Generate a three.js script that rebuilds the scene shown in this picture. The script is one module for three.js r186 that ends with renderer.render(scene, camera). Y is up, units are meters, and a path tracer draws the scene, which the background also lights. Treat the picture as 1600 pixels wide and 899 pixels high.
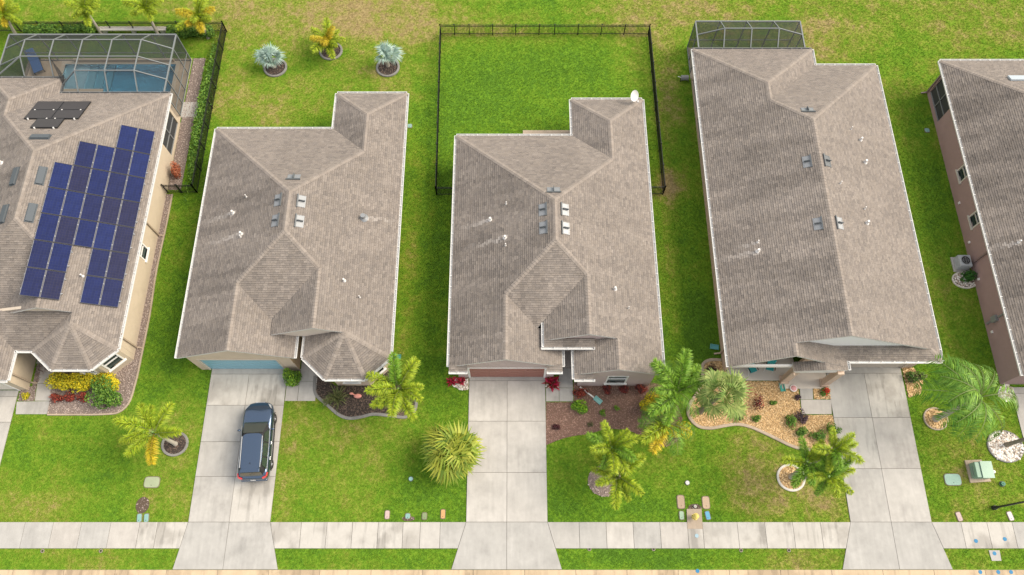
import * as THREE from 'three';
import { mergeGeometries, mergeVertices, toCreasedNormals } from 'three/addons/utils/BufferGeometryUtils.js';
import { RoundedBoxGeometry } from 'three/addons/geometries/RoundedBoxGeometry.js';

// ------------------------------------------------------------------ camera, sky, sun, exposure
const scene = new THREE.Scene();
const camera = new THREE.PerspectiveCamera(41.4, 1024 / 575, 0.5, 1500);
camera.position.set(0, 48.4, 0);
camera.rotation.set(-67.6 * Math.PI / 180, 0, 0);
const renderer = new THREE.WebGLRenderer({ antialias: true });
renderer.toneMapping = THREE.LinearToneMapping;
renderer.toneMappingExposure = 3.85;
renderer.shadowMap.enabled = true;

function makeSky() {                                    // bright thin cloud over a pale blue sky
  const W = 256, Hh = 128, d = new Float32Array(W * Hh * 4);
  for (let j = 0; j < Hh; j++) for (let i = 0; i < W; i++) {
    const up = Math.max(0, Math.sin(((j + 0.5) / Hh - 0.5) * Math.PI)), a = (i + 0.5) / W * Math.PI * 2;
    const ca = Math.cos(a), sa = Math.sin(a), r = Math.sqrt(1 - up * up);
    const n = 0.5 + 0.25 * Math.sin(5 * ca * r + 3.1 * sa * r + 1.3) + 0.25 * Math.sin(9 * sa * r - 6 * ca * r + 4 * up);
    const c = 0.45 + 0.55 * n, k = (j + 0.5) / Hh < 0.5 ? 0.35 : 1;
    const L = 0.27 * (0.94 + 0.22 * (1 - up) ** 3), o = (j * W + i) * 4;
    d[o] = k * L * (0.84 + 0.18 * c); d[o + 1] = k * L * (0.92 + 0.10 * c); d[o + 2] = k * L * (1.05 + 0.0 * c); d[o + 3] = 1;
  }
  const t = new THREE.DataTexture(d, W, Hh, THREE.RGBAFormat, THREE.FloatType);
  t.mapping = THREE.EquirectangularReflectionMapping; t.magFilter = THREE.LinearFilter; t.needsUpdate = true;
  return t;
}
scene.background = makeSky();
scene.environment = scene.background;
const sun = new THREE.DirectionalLight(0xfff2e0, 1.5);
sun.position.set(88, 84, -38); sun.target.position.set(0, 0, -22);
sun.castShadow = true; sun.shadow.radius = 75; sun.shadow.mapSize.set(4096, 4096);
Object.assign(sun.shadow.camera, { left: -60, right: 60, top: 60, bottom: -60, near: 1, far: 300 });
scene.add(sun, sun.target);

// ------------------------------------------------------------------ helpers
function rng(seed) { let s = seed >>> 0; return () => { s = (s + 0x6D2B79F5) | 0; let t = Math.imul(s ^ (s >>> 15), 1 | s); t = (t + Math.imul(t ^ (t >>> 7), 61 | t)) ^ t; return ((t ^ (t >>> 14)) >>> 0) / 4294967296; }; }
const hash2 = (x, y, s = 0) => { let h = Math.imul(x | 0, 374761393) + Math.imul(y | 0, 668265263) + Math.imul(s | 0, 974711) | 0; h = Math.imul(h ^ (h >>> 13), 1274126177); return ((h ^ (h >>> 16)) >>> 0) / 4294967296; };
function noise(x, y, s = 0) {
  const xi = Math.floor(x), yi = Math.floor(y), fx = x - xi, fy = y - yi, u = fx * fx * (3 - 2 * fx), v = fy * fy * (3 - 2 * fy);
  const a = hash2(xi, yi, s), b = hash2(xi + 1, yi, s), c = hash2(xi, yi + 1, s), d = hash2(xi + 1, yi + 1, s);
  return a + (b - a) * u + (c - a) * v + (a - b - c + d) * u * v;
}
const fbm = (x, y, o = 4, s = 0) => { let t = 0, a = 0.5, n = 0; for (let i = 0; i < o; i++) { t += a * noise(x, y, s + i * 17); n += a; a *= 0.5; x = x * 2.03 + 11.3; y = y * 2.03 + 5.7; } return t / n; };
const clamp = (x, a = 0, b = 1) => Math.min(b, Math.max(a, x)), lerp = (a, b, t) => a + (b - a) * t, sm = (a, b, x) => { const t = clamp((x - a) / (b - a)); return t * t * (3 - 2 * t); };
const V = (x, y, z) => new THREE.Vector3(x, y, z);
const toS = (v) => { v = clamp(v); return Math.round(255 * (v <= 0.0031308 ? 12.92 * v : 1.055 * v ** (1 / 2.4) - 0.055)); };
const used = {};
const numbered = (n) => { const k = used[n] = (used[n] ?? -1) + 1; return k ? n + '_' + String(k).padStart(3, '0') : n; };
const at0 = new WeakMap();
function thing(name, label, category, x = 0, z = 0, group, y = 0) {
  const g = new THREE.Group(); g.name = numbered(name); g.position.set(x, y, z); g.userData = { label, category };
  if (group) g.userData.group = group;
  at0.set(g, g.position.clone()); scene.add(g); return g;
}
function sub(name, parent) { const g = new THREE.Group(); g.name = name; parent.add(g); at0.set(g, at0.get(parent).clone()); return g; }
// a mesh whose geometry is written in world metres, hung under its thing
function part(name, geo, mat, parent) {
  const m = new THREE.Mesh(geo, mat); m.name = name; m.castShadow = m.receiveShadow = true;
  if (parent) { m.position.copy(at0.get(parent)).negate(); parent.add(m); at0.set(m, V(0, 0, 0)); } else scene.add(m);
  return m;
}
function local(name, geo, mat, parent) { const m = new THREE.Mesh(geo, mat); m.name = name; m.castShadow = m.receiveShadow = true; parent.add(m); return m; }
function structure(name, geo, mat, label, category) { const m = part(numbered(name), geo, mat); m.userData = { kind: 'structure', label, category }; return m; }
function mono(name, geo, mat, label, category, group) { const m = part(numbered(name), geo, mat); m.userData = { label, category }; if (group) m.userData.group = group; return m; }
const stuff = (m) => { m.userData.kind = 'stuff'; return m; };
function flat(pos, col, uv) {
  const g = new THREE.BufferGeometry(); g.setAttribute('position', new THREE.Float32BufferAttribute(pos, 3));
  if (col) g.setAttribute('color', new THREE.Float32BufferAttribute(col, 3));
  g.setAttribute('uv', new THREE.Float32BufferAttribute(uv ?? new Array(pos.length / 3 * 2).fill(0), 2));
  g.computeVertexNormals(); return g;
}
const plain = (g) => { const n = g.index ? g.toNonIndexed() : g; for (const k of Object.keys(n.attributes)) if (!['position', 'normal', 'uv'].includes(k)) n.deleteAttribute(k); return n; };
const merge = (list) => mergeGeometries(list.map(plain));
function box(x0, x1, y0, y1, z0, z1) { const g = new THREE.BoxGeometry(Math.abs(x1 - x0), Math.abs(y1 - y0), Math.abs(z1 - z0)); g.translate((x0 + x1) / 2, (y0 + y1) / 2, (z0 + z1) / 2); return g; }
function rbox(x0, x1, y0, y1, z0, z1, r = 0.02) { const g = new RoundedBoxGeometry(x1 - x0, y1 - y0, z1 - z0, 2, r); g.translate((x0 + x1) / 2, (y0 + y1) / 2, (z0 + z1) / 2); return g; }
function bar(a, b, w, h = w) {                         // a beam of w x h between two points
  const d = b.clone().sub(a), L = d.length(), g = new THREE.BoxGeometry(w, h, L);
  g.applyMatrix4(new THREE.Matrix4().lookAt(b, a, Math.abs(d.y) > 0.98 * L ? V(1, 0, 0) : V(0, 1, 0)).setPosition(a.clone().add(b).multiplyScalar(0.5))); return g;
}
function rod(a, b, r0, r1 = r0, n = 8) { const d = b.clone().sub(a), g = new THREE.CylinderGeometry(r1, r0, d.length(), n); g.translate(0, d.length() / 2, 0); g.applyQuaternion(new THREE.Quaternion().setFromUnitVectors(V(0, 1, 0), d.normalize())); g.translate(a.x, a.y, a.z); return g; }
function slab(pts, y0, y1, holes = []) {               // prism over a plan outline [[x, z], ...], uv in metres
  const sh = new THREE.Shape(pts.map(([x, z]) => new THREE.Vector2(x, -z)));
  for (const h of holes) sh.holes.push(new THREE.Path(h.map(([x, z]) => new THREE.Vector2(x, -z))));
  const g = new THREE.ExtrudeGeometry(sh, { depth: y1 - y0, bevelEnabled: false, curveSegments: 8 }); g.rotateX(-Math.PI / 2); g.translate(0, y0, 0);
  const p = g.attributes.position, uv = g.attributes.uv; for (let i = 0; i < p.count; i++) uv.setXY(i, p.getX(i), p.getZ(i));
  return g;
}
function smoothLoop(pts, n = 6, closed = true) { return new THREE.CatmullRomCurve3(pts.map(([x, z]) => V(x, 0, z)), closed, 'centripetal').getPoints(pts.length * n).map((p) => [p.x, p.z]); }
const pairs = (a) => { const o = []; for (let i = 0; i < a.length; i += 2) o.push([a[i], a[i + 1]]); return o; };
function ribbon(pts, w, y0, y1) {                      // a low kerb of width w along plan points
  const pos = [], L = pts.length, off = pts.map((p, i) => { const a = pts[Math.max(0, i - 1)], b = pts[Math.min(L - 1, i + 1)], dx = b[0] - a[0], dz = b[1] - a[1], l = Math.hypot(dx, dz) || 1; return [-dz / l * w / 2, dx / l * w / 2]; });
  const q = (a, b, c, d) => pos.push(...a, ...b, ...c, ...a, ...c, ...d);
  for (let i = 0; i < L - 1; i++) {
    const A = (k, s, y, f = 1) => [pts[k][0] + s * f * off[k][0], y, pts[k][1] + s * f * off[k][1]];
    q(A(i, -1, y0), A(i + 1, -1, y0), A(i + 1, -1, y1 - 0.03), A(i, -1, y1 - 0.03)); q(A(i, 1, y0), A(i + 1, 1, y0), A(i + 1, 1, y1 - 0.03), A(i, 1, y1 - 0.03));
    q(A(i, -1, y1 - 0.03), A(i + 1, -1, y1 - 0.03), A(i + 1, -1, y1, 0.7), A(i, -1, y1, 0.7)); q(A(i, 1, y1 - 0.03), A(i + 1, 1, y1 - 0.03), A(i + 1, 1, y1, 0.7), A(i, 1, y1, 0.7));
    q(A(i, -1, y1, 0.7), A(i + 1, -1, y1, 0.7), A(i + 1, 1, y1, 0.7), A(i, 1, y1, 0.7));
  }
  return flat(pos, null, pos.flatMap((v, i) => i % 3 === 0 ? [v, pos[i + 2]] : []));
}
// ------------------------------------------------------------------ textures and materials
function tex(n, m, f, opt = {}) {
  const d = new Uint8Array(n * m * 4);
  for (let j = 0; j < m; j++) for (let i = 0; i < n; i++) { const c = f(i / n, j / m, i, j), o = (j * n + i) * 4; d[o] = toS(c[0]); d[o + 1] = toS(c[1]); d[o + 2] = toS(c[2]); d[o + 3] = 255; }
  const t = new THREE.DataTexture(d, n, m, THREE.RGBAFormat); t.colorSpace = opt.data ? THREE.NoColorSpace : THREE.SRGBColorSpace;
  t.magFilter = t.minFilter = THREE.LinearFilter; t.wrapS = t.wrapT = opt.wrap ?? THREE.RepeatWrapping; if (opt.rep) t.repeat.set(...opt.rep); if (opt.off) t.offset.set(...opt.off); t.needsUpdate = true; return t;
}
const mat = (c, rough = 0.8, o = {}) => { const m = new THREE.MeshStandardMaterial({ roughness: rough, ...o }); m.color.setRGB(...c); return m; };
const phys = (c, rough, o = {}) => { const m = new THREE.MeshPhysicalMaterial({ roughness: rough, ...o }); m.color.setRGB(...c); return m; };
// tiling noise: blend of two shifted copies so that the 8 m tile closes
const tile = (f) => (u, v) => { const a = sm(0.0, 1, u), b = sm(0, 1, v); return lerp(lerp(f(u, v), f(u - 1, v), a), lerp(f(u, v - 1), f(u - 1, v - 1), a), b); };
const concreteTex = tex(1024, 1024, (() => {
  const big = tile((u, v) => fbm(u * 9, v * 9, 4, 3)), mid = tile((u, v) => fbm(u * 40, v * 40, 3, 9)), streak = tile((u, v) => fbm(u * 60, v * 9, 3, 21));
  return (u, v, i, j) => { const k = 0.85 + 0.34 * (big(u, v) - 0.5) + 0.18 * (mid(u, v) - 0.5) + 0.20 * (streak(u, v) - 0.5) - 0.10 * sm(0.55, 0.85, big(u + 0.31, v + 0.17)) + 0.10 * (hash2(i, j) - 0.5); return [k, k * 0.985, k * 0.955]; };
})(), { rep: [1 / 9, 1 / 9] });
const dirtyTex = tex(1024, 1024, (() => {
  const big = tile((u, v) => fbm(u * 7, v * 7, 5, 43)), mid = tile((u, v) => fbm(u * 46, v * 46, 3, 19)), run = tile((u, v) => fbm(u * 34, v * 5, 4, 27));
  return (u, v, i, j) => { const d = sm(0.42, 0.68, big(u, v) + 0.10 * (mid(u, v) - 0.5)), e = sm(0.52, 0.66, run(u, v)), k = 0.88 - 0.22 * d * (0.6 + 0.8 * mid(u, v)) - 0.14 * e + 0.16 * (mid(u, v) - 0.5) + 0.10 * (hash2(i, j, 2) - 0.5); return [k, k * (0.985 - 0.01 * d), k * (0.955 - 0.02 * d)]; };
})(), { rep: [1 / 7, 1 / 7] });
const grainTex = tex(256, 256, (u, v, i, j) => { const k = 0.72 + 0.4 * (hash2(i, j, 5) - 0.5) + 0.3 * (noise(i / 3, j / 3, 8) - 0.5); return [k, k, k]; }, { rep: [1.5, 1.5] });
const grainBump = tex(256, 256, (u, v, i, j) => { const k = hash2(i, j, 6) * 0.5 + 0.5 * noise(i / 4, j / 4, 2); return [k, k, k]; }, { rep: [1.5, 1.5], data: true });
const stuccoTex = tex(512, 512, (() => { const b = tile((u, v) => fbm(u * 10, v * 10, 4, 31)); return (u, v, i, j) => { const k = 0.86 + 0.16 * (b(u, v) - 0.5) + 0.07 * (hash2(i, j, 4) - 0.5); return [k, k, k]; }; })(), { rep: [0.25, 0.25] });
const bark = tex(128, 256, (u, v, i, j) => { const r = 0.5 + 0.5 * Math.sin(v * 2 * Math.PI * 12); const k = 0.55 + 0.25 * r + 0.3 * (hash2(i, j, 2) - 0.5); return [k, k * 0.95, k * 0.86]; }, { rep: [2, 2] });

const M = {
  concrete: ['0.42,0.415,0.40', '0.49,0.475,0.45', '0.44,0.43,0.41', '0.47,0.45,0.425'].map((s) => mat(s.split(',').map(Number), 0.9, { map: concreteTex, bumpMap: grainBump, bumpScale: 0.003 })),
  dirty: mat([0.50, 0.485, 0.455], 0.9, { map: dirtyTex, bumpMap: grainBump, bumpScale: 0.003 }), joint: mat([0.17, 0.155, 0.13], 1), gutterPan: mat([0.56, 0.44, 0.30], 0.9, { map: dirtyTex }), asphalt: mat([0.055, 0.053, 0.05], 0.95, { map: grainTex }),
  white: mat([0.74, 0.73, 0.70], 0.5), whiteMetal: mat([0.62, 0.615, 0.60], 0.45), cream: mat([0.62, 0.54, 0.44], 0.85, { map: stuccoTex }),
  black: mat([0.012, 0.012, 0.013], 0.5), darkMetal: mat([0.03, 0.03, 0.032], 0.45, { metalness: 0.3 }),
  bronze: mat([0.20, 0.205, 0.205], 0.5), glass: phys([0.02, 0.035, 0.03], 0.06, { specularIntensity: 0.35 }), dark: mat([0.01, 0.01, 0.01], 0.9),
  ventMetal: mat([0.27, 0.28, 0.285], 0.4, { metalness: 0.3 }), ventDark: mat([0.10, 0.11, 0.115], 0.5), pipe: mat([0.66, 0.64, 0.61], 0.6),
  kerbGrey: mat([0.24, 0.235, 0.225], 0.9, { map: concreteTex }), kerbTan: mat([0.44, 0.36, 0.28], 0.9, { map: concreteTex }), kerbWhite: mat([0.66, 0.63, 0.58], 0.9, { map: concreteTex }),
  soil: mat([0.12, 0.085, 0.06], 1, { map: grainTex }), mulchBase: mat([0.065, 0.05, 0.042], 1, { map: grainTex }), tanBase: mat([0.42, 0.28, 0.13], 1, { map: grainTex }), brownGravel: mat([0.27, 0.21, 0.18], 1, { map: grainTex }), redMulch: mat([0.225, 0.135, 0.10], 1, { map: grainTex }), whiteBase: mat([0.46, 0.43, 0.38], 1, { map: grainTex }),
  bark: mat([0.30, 0.27, 0.23], 0.95, { map: bark }), barkPale: mat([0.52, 0.50, 0.46], 0.95, { map: bark }),
  shaft: mat([0.18, 0.30, 0.08], 0.6), vc: mat([1, 1, 1], 0.85, { vertexColors: true }),
};
const leafy = (o = {}) => phys([1, 1, 1], 0.62, { vertexColors: true, side: THREE.DoubleSide, transmission: 0.25, thickness: 0, specularIntensity: 0.5, ...o });
M.leaf = leafy(); M.frond = leafy({ roughness: 0.55 });
// ------------------------------------------------------------------ the ground: one lawn sheet to the horizon
const LX0 = -40, LX1 = 40, LZ0 = -50, LZ1 = 2;
// patches of turf by kind: x, z, half-widths, dryness added (+ dry and tan, - lush)
const turf = [
  [-14.48, -44.09, 10, 2.6, 0.42], [-9.17, -41.69, 5, 3, 0.22], [-18.65, -35.85, 4.6, 3, 0.34], [-11.89, -37.34, 4, 1.6, 0.25], [-15.56, -34.38, 5, 1.4, 0.12], [13.46, -44.29, 7, 2.2, 0.30], [11.92, -36.44, 1.3, 4.5, 0.38], [11.46, -28.09, 1.0, 1.3, 0.75], [27.91, -43.96, 12, 3, 0.14], [24.92, -41.37, 1.6, 3, 0.22],
  [3.5, -38.87, 7, 3.5, -0.14], [-1.96, -35.85, 3, 4, -0.20], [9.3, -39.49, 1.6, 4, 0.22], [2.54, -41.25, 7, 0.7, 0.18], [0, -44.35, 3, 1, -0.15], [33.19, -42.01, 9, 4, -0.02], [30.57, -34.09, 1.2, 3, -0.06],
  [11.02, -14.89, 2.2, 3, -0.22], [-5.37, -22.35, 1.5, 10, -0.26], [12.85, -23.34, 1.8, 9, -0.22], [-6.65, -25.88, 0.7, 10, 0.05], [-22.46, -22.84, 1.4, 9, -0.05], [-23.3, -14.89, 2.2, 3, -0.12], [29.78, -21.37, 2.2, 9, -0.02], [-21.99, -33.52, 0.9, 6, 0.12],
  [-27.75, -8.18, 3.6, 3, 0.14], [-31.27, -9.39, 1.6, 2.2, -0.14], [-29.12, -5.46, 3.5, 1.2, 0.14], [-24.63, -6.61, 2.4, 2, -0.10], [-20.45, -7.78, 1.0, 3, 0.16], [-22.46, -5.65, 0.8, 1.0, 0.30], [-21.18, -12.29, 0.8, 3, 0.14],
  [-12.34, -11.03, 3, 2, 0.08], [-9.59, -7.39, 5, 3, 0.03], [-10.03, -5.46, 2.5, 1, 0.18], [-5.15, -6.22, 2.2, 2.5, -0.16], [-6.5, -9.39, 2, 1.5, -0.08], [-14.1, -6.61, 0.7, 3.5, 0.20], [-9.19, -2.12, 4.5, 0.8, 0.10], [-25.27, -2.12, 5, 0.8, 0.14],
  [4, -7.39, 2.6, 3.2, -0.12], [9.59, -7.39, 3, 3.4, -0.12], [7.67, -2.3, 7, 0.9, -0.26], [-6.13, -2.3, 2, 0.8, -0.12], [14.17, -8.98, 2.5, 1.5, -0.05], [16.11, -6.8, 3.0, 2.6, 0.52], [19.28, -5.46, 1.8, 1.4, 0.42], [15.43, -9.39, 2, 1, 0.20], [17.83, -2.3, 3, 0.8, 0.34],
  [11.07, -20.88, 0.6, 9, 0.10], [13.06, -19.93, 1.1, 7, -0.10], [-7.12, -22.35, 0.5, 9, 0.12], [-4.92, -22.35, 0.9, 9, -0.10], [28.34, -8.98, 3, 2, 0.10], [28.73, -7.19, 4, 3, 0.14], [27.94, -5.46, 3.5, 2, 0.15], [26.62, -11.45, 0.8, 2.4, 0.24], [30.19, -6.61, 2, 1.5, 0.20], [27.95, -2.12, 3, 0.8, 0.02], [29.53, -16.22, 1.2, 2.6, 0.12],
];
function dryness(x, z) {
  let d = 0.28 + 0.55 * (fbm(x * 0.22 + 40, z * 0.22 + 90, 4, 51) - 0.5) + 0.34 * (fbm(x * 1.1 + 7, z * 1.1 + 31, 3, 77) - 0.5);
  const gap = z < -15 && z > -33 ? noise(x * 1.9, z * 0.16, 95) - 0.5 : noise(x * 0.16, z * 1.7, 97) - 0.5; d += 0.13 * gap;     // mower passes
  if (x > -5.4 && x < 10.8 && z < -27.3 && z > -41.6) d = 0.23 + 0.30 * (d - 0.28);      // the fenced yard is fed and watered turf
  else if (z < -38) d += 0.11 * sm(-38, -43, z);
  for (const [px, pz, rx, rz, a] of turf) { const q = ((x - px) / rx) ** 2 + ((z - pz) / rz) ** 2; if (q < 4) d += (a < 0 ? 0.7 : 1) * a * Math.exp(-q * 1.1); }
  const tuft = fbm(x * 2.6 + 13, z * 2.6 + 3, 3, 91); d += 0.17 * clamp(1.6 * d - 0.2) * sm(0.52, 0.70, tuft) - 0.10 * sm(0.48, 0.30, tuft);       // clumps and thin spots
  return d;
}
const GR = [[0.082, 0.175, 0.018], [0.116, 0.232, 0.017], [0.148, 0.240, 0.022], [0.205, 0.244, 0.038], [0.280, 0.252, 0.080], [0.31, 0.24, 0.11]];
function turfColor(d) { const t = clamp(d, 0, 0.999) * 5, i = Math.floor(t), f = t - i, a = GR[i], b = GR[i + 1]; return [lerp(a[0], b[0], f), lerp(a[1], b[1], f), lerp(a[2], b[2], f)]; }
const lawnTex = tex(2048, 1331, (u, v, i, j) => {
  const x = lerp(LX0, LX1, u), z = lerp(LZ0, LZ1, v);
  const n = noise(i / 2.2, j / 2.2, 4), h = hash2(i, j, 12), w = noise(i / 7, j / 7, 14);
  const c = turfColor(dryness(x, z) + 0.30 * (n - 0.5) + 0.20 * (h - 0.5) + 0.16 * (w - 0.5)), k = 0.92 + 0.34 * (h - 0.5) + 0.22 * (n - 0.5);
  return [c[0] * k, c[1] * k, c[2] * k];
}, { wrap: THREE.MirroredRepeatWrapping });
const lawnBump = tex(512, 512, (u, v, i, j) => { const k = 0.6 * hash2(i, j, 9) + 0.4 * noise(i / 3, j / 3, 10); return [k, k, k]; }, { data: true, rep: [8, 5.2], wrap: THREE.MirroredRepeatWrapping });
const poolOutline = [[-35.05, -38.95], [-26.1, -38.95], [-26.1, -34.7], [-31.6, -34.7], [-31.6, -36.3], [-35.05, -36.3]];
{
  const g = slab([[-600, -600], [600, -600], [600, 600], [-600, 600]].reverse(), -0.4, 0, [poolOutline]);
  const p = g.attributes.position, uv = g.attributes.uv; for (let i = 0; i < p.count; i++) uv.setXY(i, (p.getX(i) - LX0) / (LX1 - LX0), (p.getZ(i) - LZ0) / (LZ1 - LZ0));
  structure('ground', g, phys([1, 1, 1], 1, { specularIntensity: 0.1, map: lawnTex, bumpMap: lawnBump, bumpScale: 0.03 }), 'mown lawn with dry tan patches around the five houses', 'lawn');
}
const keepOff = [];                                    // outlines where no grass grows
const noGrass = (pts) => { const xs = pts.map((p) => p[0]), zs = pts.map((p) => p[1]); keepOff.push({ pts, x0: Math.min(...xs), x1: Math.max(...xs), z0: Math.min(...zs), z1: Math.max(...zs) }); };
const inside = (pts, x, z) => { let c = false; for (let i = 0, j = pts.length - 1; i < pts.length; j = i++) { const [xi, zi] = pts[i], [xj, zj] = pts[j]; if ((zi > z) !== (zj > z) && x < (xj - xi) * (z - zi) / (zj - zi) + xi) c = !c; } return c; };

// ------------------------------------------------------------------ road edge, sidewalk, driveways: slabs with open joints
const rp = rng(11);
const SW0 = -4.46, SW1 = -2.93, RD = -1.74;
function paver(parent, pts, y1 = 0.05, m) {            // one concrete slab, a hair inside its outline
  const cx = pts.reduce((s, p) => s + p[0], 0) / pts.length, cz = pts.reduce((s, p) => s + p[1], 0) / pts.length, r = 0.012;
  const q = pts.map(([x, z]) => [x - Math.sign(x - cx) * r, z - Math.sign(z - cz) * r]);
  const g = slab(q, -0.1, y1 + (rp() - 0.5) * 0.006), du = rp() * 9, dv = rp() * 9, uv = g.attributes.uv; for (let i = 0; i < uv.count; i++) uv.setXY(i, uv.getX(i) + du, uv.getY(i) + dv);
  return part('slab', g, m ?? M.concrete[Math.floor(rp() * 4)], parent);
}
function pad(name, label, pts, base = 0.022) { const m = structure(name, slab(pts, -0.1, base), M.joint, label, name.replace('_', ' ')); at0.set(m, V(0, 0, 0)); noGrass(pts); return m; }
const drives = [   // left, right at the garage; left, right at the sidewalk; left, right at the road; garage line; joints across; centre
  { l: -37.3, r: -32.12, al: -37.9, ar: -31.4, z: -12.7, j: [-10.6, -7.6], label: 'pale concrete driveway at the left edge beside the hedge house' },
  { l: -19.75, r: -14.75, al: -20.25, ar: -13.97, z: -14.2, j: [-17.04, -11.7, -16.73, -9.35, -16.44, -7.19].filter((v, i) => i % 2), label: 'concrete driveway with the dark parked car on it' },
  { l: -2.8, r: 2.17, al: -3.62, ar: 2.98, z: -13.75, j: [-0.29, -10.66, -0.28, -7.43].filter((v, i) => i % 2), label: 'concrete driveway of the house with red plants beside its garage' },
  { l: 20.65, r: 25.6, al: 19.72, ar: 26.3, z: -14.26, j: [22.6, -10.9, 22.03, -7.67].filter((v, i) => i % 2), label: 'concrete driveway beside the tan gravel bed' },
  { l: 32.5, r: 37.5, al: 31.8, ar: 38.2, z: -12.9, j: [-9.2], label: 'concrete driveway at the right edge by the white rocks' },
];
const edgeX = (d, side, z) => { const t = clamp((z - SW0) / (RD - SW0)); return side < 0 ? lerp(d.l, d.al, t) : lerp(d.r, d.ar, t); };
for (const d of drives) {
  const root = pad('driveway', d.label, [[d.l, d.z], [d.r, d.z], [d.r, SW0], [d.ar, RD], [d.al, RD], [d.l, SW0]]), c = (d.l + d.r) / 2;
  const rows = [d.z, d.z + 0.42, ...d.j, SW0];
  for (let k = 0; k < rows.length - 1; k++) {
    if (k === 0) { paver(root, [[d.l, rows[0]], [d.r, rows[0]], [d.r, rows[1]], [d.l, rows[1]]], 0.055, M.concrete[2]); continue; }
    for (const [a, b] of [[d.l, c], [c, d.r]]) paver(root, [[a, rows[k]], [b, rows[k]], [b, rows[k + 1]], [a, rows[k + 1]]], 0.055, d.l !== -2.8 && rp() < 0.35 ? M.dirty : d.l === -2.8 ? M.concrete[1] : undefined);
  }
  paver(root, [[d.l, SW0], [c, SW0], [c, RD], [d.al, RD]], 0.05, M.concrete[0]); paver(root, [[c, SW0], [d.r, SW0], [d.ar, RD], [c, RD]], 0.05, M.concrete[0]);
}
{
  const root = pad('sidewalk', 'pale concrete sidewalk along the whole street front', [[-60, SW0], [60, SW0], [60, SW1], [-60, SW1]], 0.018);
  const cuts = [[-31.4, -29.67, -27.95, -26.24, -24.45, -22.69, -21.6], [-14.4, -12.83, -11.27, -9.71, -8.15, -6.63, -5.58, -4.37], [4.09, 5.73, 7.37, 9.01, 10.68, 11.6, 13.72, 15.4, 17.1, 18.79], [27.37, 28.95, 30.49]];
  for (let s = 0; s < 4; s++) {
    const a = drives[s], b = drives[s + 1], xs = cuts[s].filter((x) => x > a.ar + 0.2 && x < b.al - 0.2);
    for (let k = 0; k <= xs.length; k++) {
      const l0 = k ? xs[k - 1] : edgeX(a, 1, SW0), l1 = k ? xs[k - 1] : edgeX(a, 1, SW1), r0 = k < xs.length ? xs[k] : edgeX(b, -1, SW0), r1 = k < xs.length ? xs[k] : edgeX(b, -1, SW1);
      const cx = (l0 + r0) / 2, soiled = (cx > 11 && cx < 20) || (cx > 27 && cx < 31) || (cx > -14 && cx < -5.5) || (cx > -22.5 && cx < -20);
      paver(root, [[l0, SW0], [r0, SW0], [r1, SW1], [l1, SW1]], 0.05, soiled ? M.dirty : undefined);
    }
  }
}
{
  const root = pad('street_gutter', 'warm tan concrete gutter strip at the street edge', [[-60, RD + 0.01], [60, RD + 0.01], [60, -0.9], [-60, -0.9]], 0.01);
  for (let x = -45; x < 45; x += 3.05) paver(root, [[x, RD + 0.01], [x + 3.05, RD + 0.01], [x + 3.05, -0.9], [x, -0.9]], 0.03, M.gutterPan);
  structure('road', slab([[-200, -0.89], [200, -0.89], [200, 7], [-200, 7]], -0.1, 0.012), M.asphalt, 'dark asphalt road in front of the gutter', 'road'); noGrass([[-60, -1.8], [60, -1.8], [60, 8], [-60, 8]]);
}
function walk(label, list) { const all = list.flat(); const xs = all.map((p) => p[0]), zs = all.map((p) => p[1]); const root = structure('walkway', slab([[Math.min(...xs) + 0.05, Math.min(...zs) + 0.05], [Math.max(...xs) - 0.05, Math.min(...zs) + 0.05], [Math.max(...xs) - 0.05, Math.min(...zs) + 0.2], [Math.min(...xs) + 0.05, Math.min(...zs) + 0.2]], -0.1, -0.05), M.joint, label, 'walkway'); at0.set(root, V(0, 0, 0)); for (const q of list) { paver(root, q, 0.05); noGrass(q); } }
walk('short concrete walk curving to the door beside the yellow hedge', [[[-31.02, -13.14], [-30.02, -13.14], [-29.92, -11.99], [-30.92, -11.99]], [[-31.02, -14.36], [-30.1, -14.23], [-30.02, -13.14], [-31.02, -13.14]], [[-32.07, -11.95], [-29.92, -11.99], [-29.92, -11.11], [-31.94, -11.11]]]);
walk('concrete walk from the driveway to the octagonal front room', [[[-14.72, -13.2], [-13.9, -13.2], [-13.9, -11.98], [-14.72, -11.98]], [[-13.9, -13.3], [-12.75, -13.3], [-12.75, -11.98], [-13.9, -11.98]], [[-13.9, -15.5], [-12.75, -15.5], [-12.75, -13.3], [-13.9, -13.3]]]);
walk('narrow concrete walk between the garage and the pink gable', [[[2.2, -12.85], [3.06, -12.85], [3.06, -11.95], [2.2, -11.95]], [[3.06, -12.85], [3.98, -12.85], [3.98, -11.95], [3.06, -11.95]], [[3.06, -14.2], [3.98, -14.2], [3.98, -12.85], [3.06, -12.85]], [[3.06, -15.6], [3.98, -15.6], [3.98, -14.2], [3.06, -14.2]]]);
walk('pale L shaped walk beside the tan gravel', [[[18.76, -13.01], [19.63, -13.01], [19.53, -12.08], [18.7, -12.08]], [[18.7, -12.08], [20.69, -12.08], [20.58, -11.11], [18.65, -11.11]]]);

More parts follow.
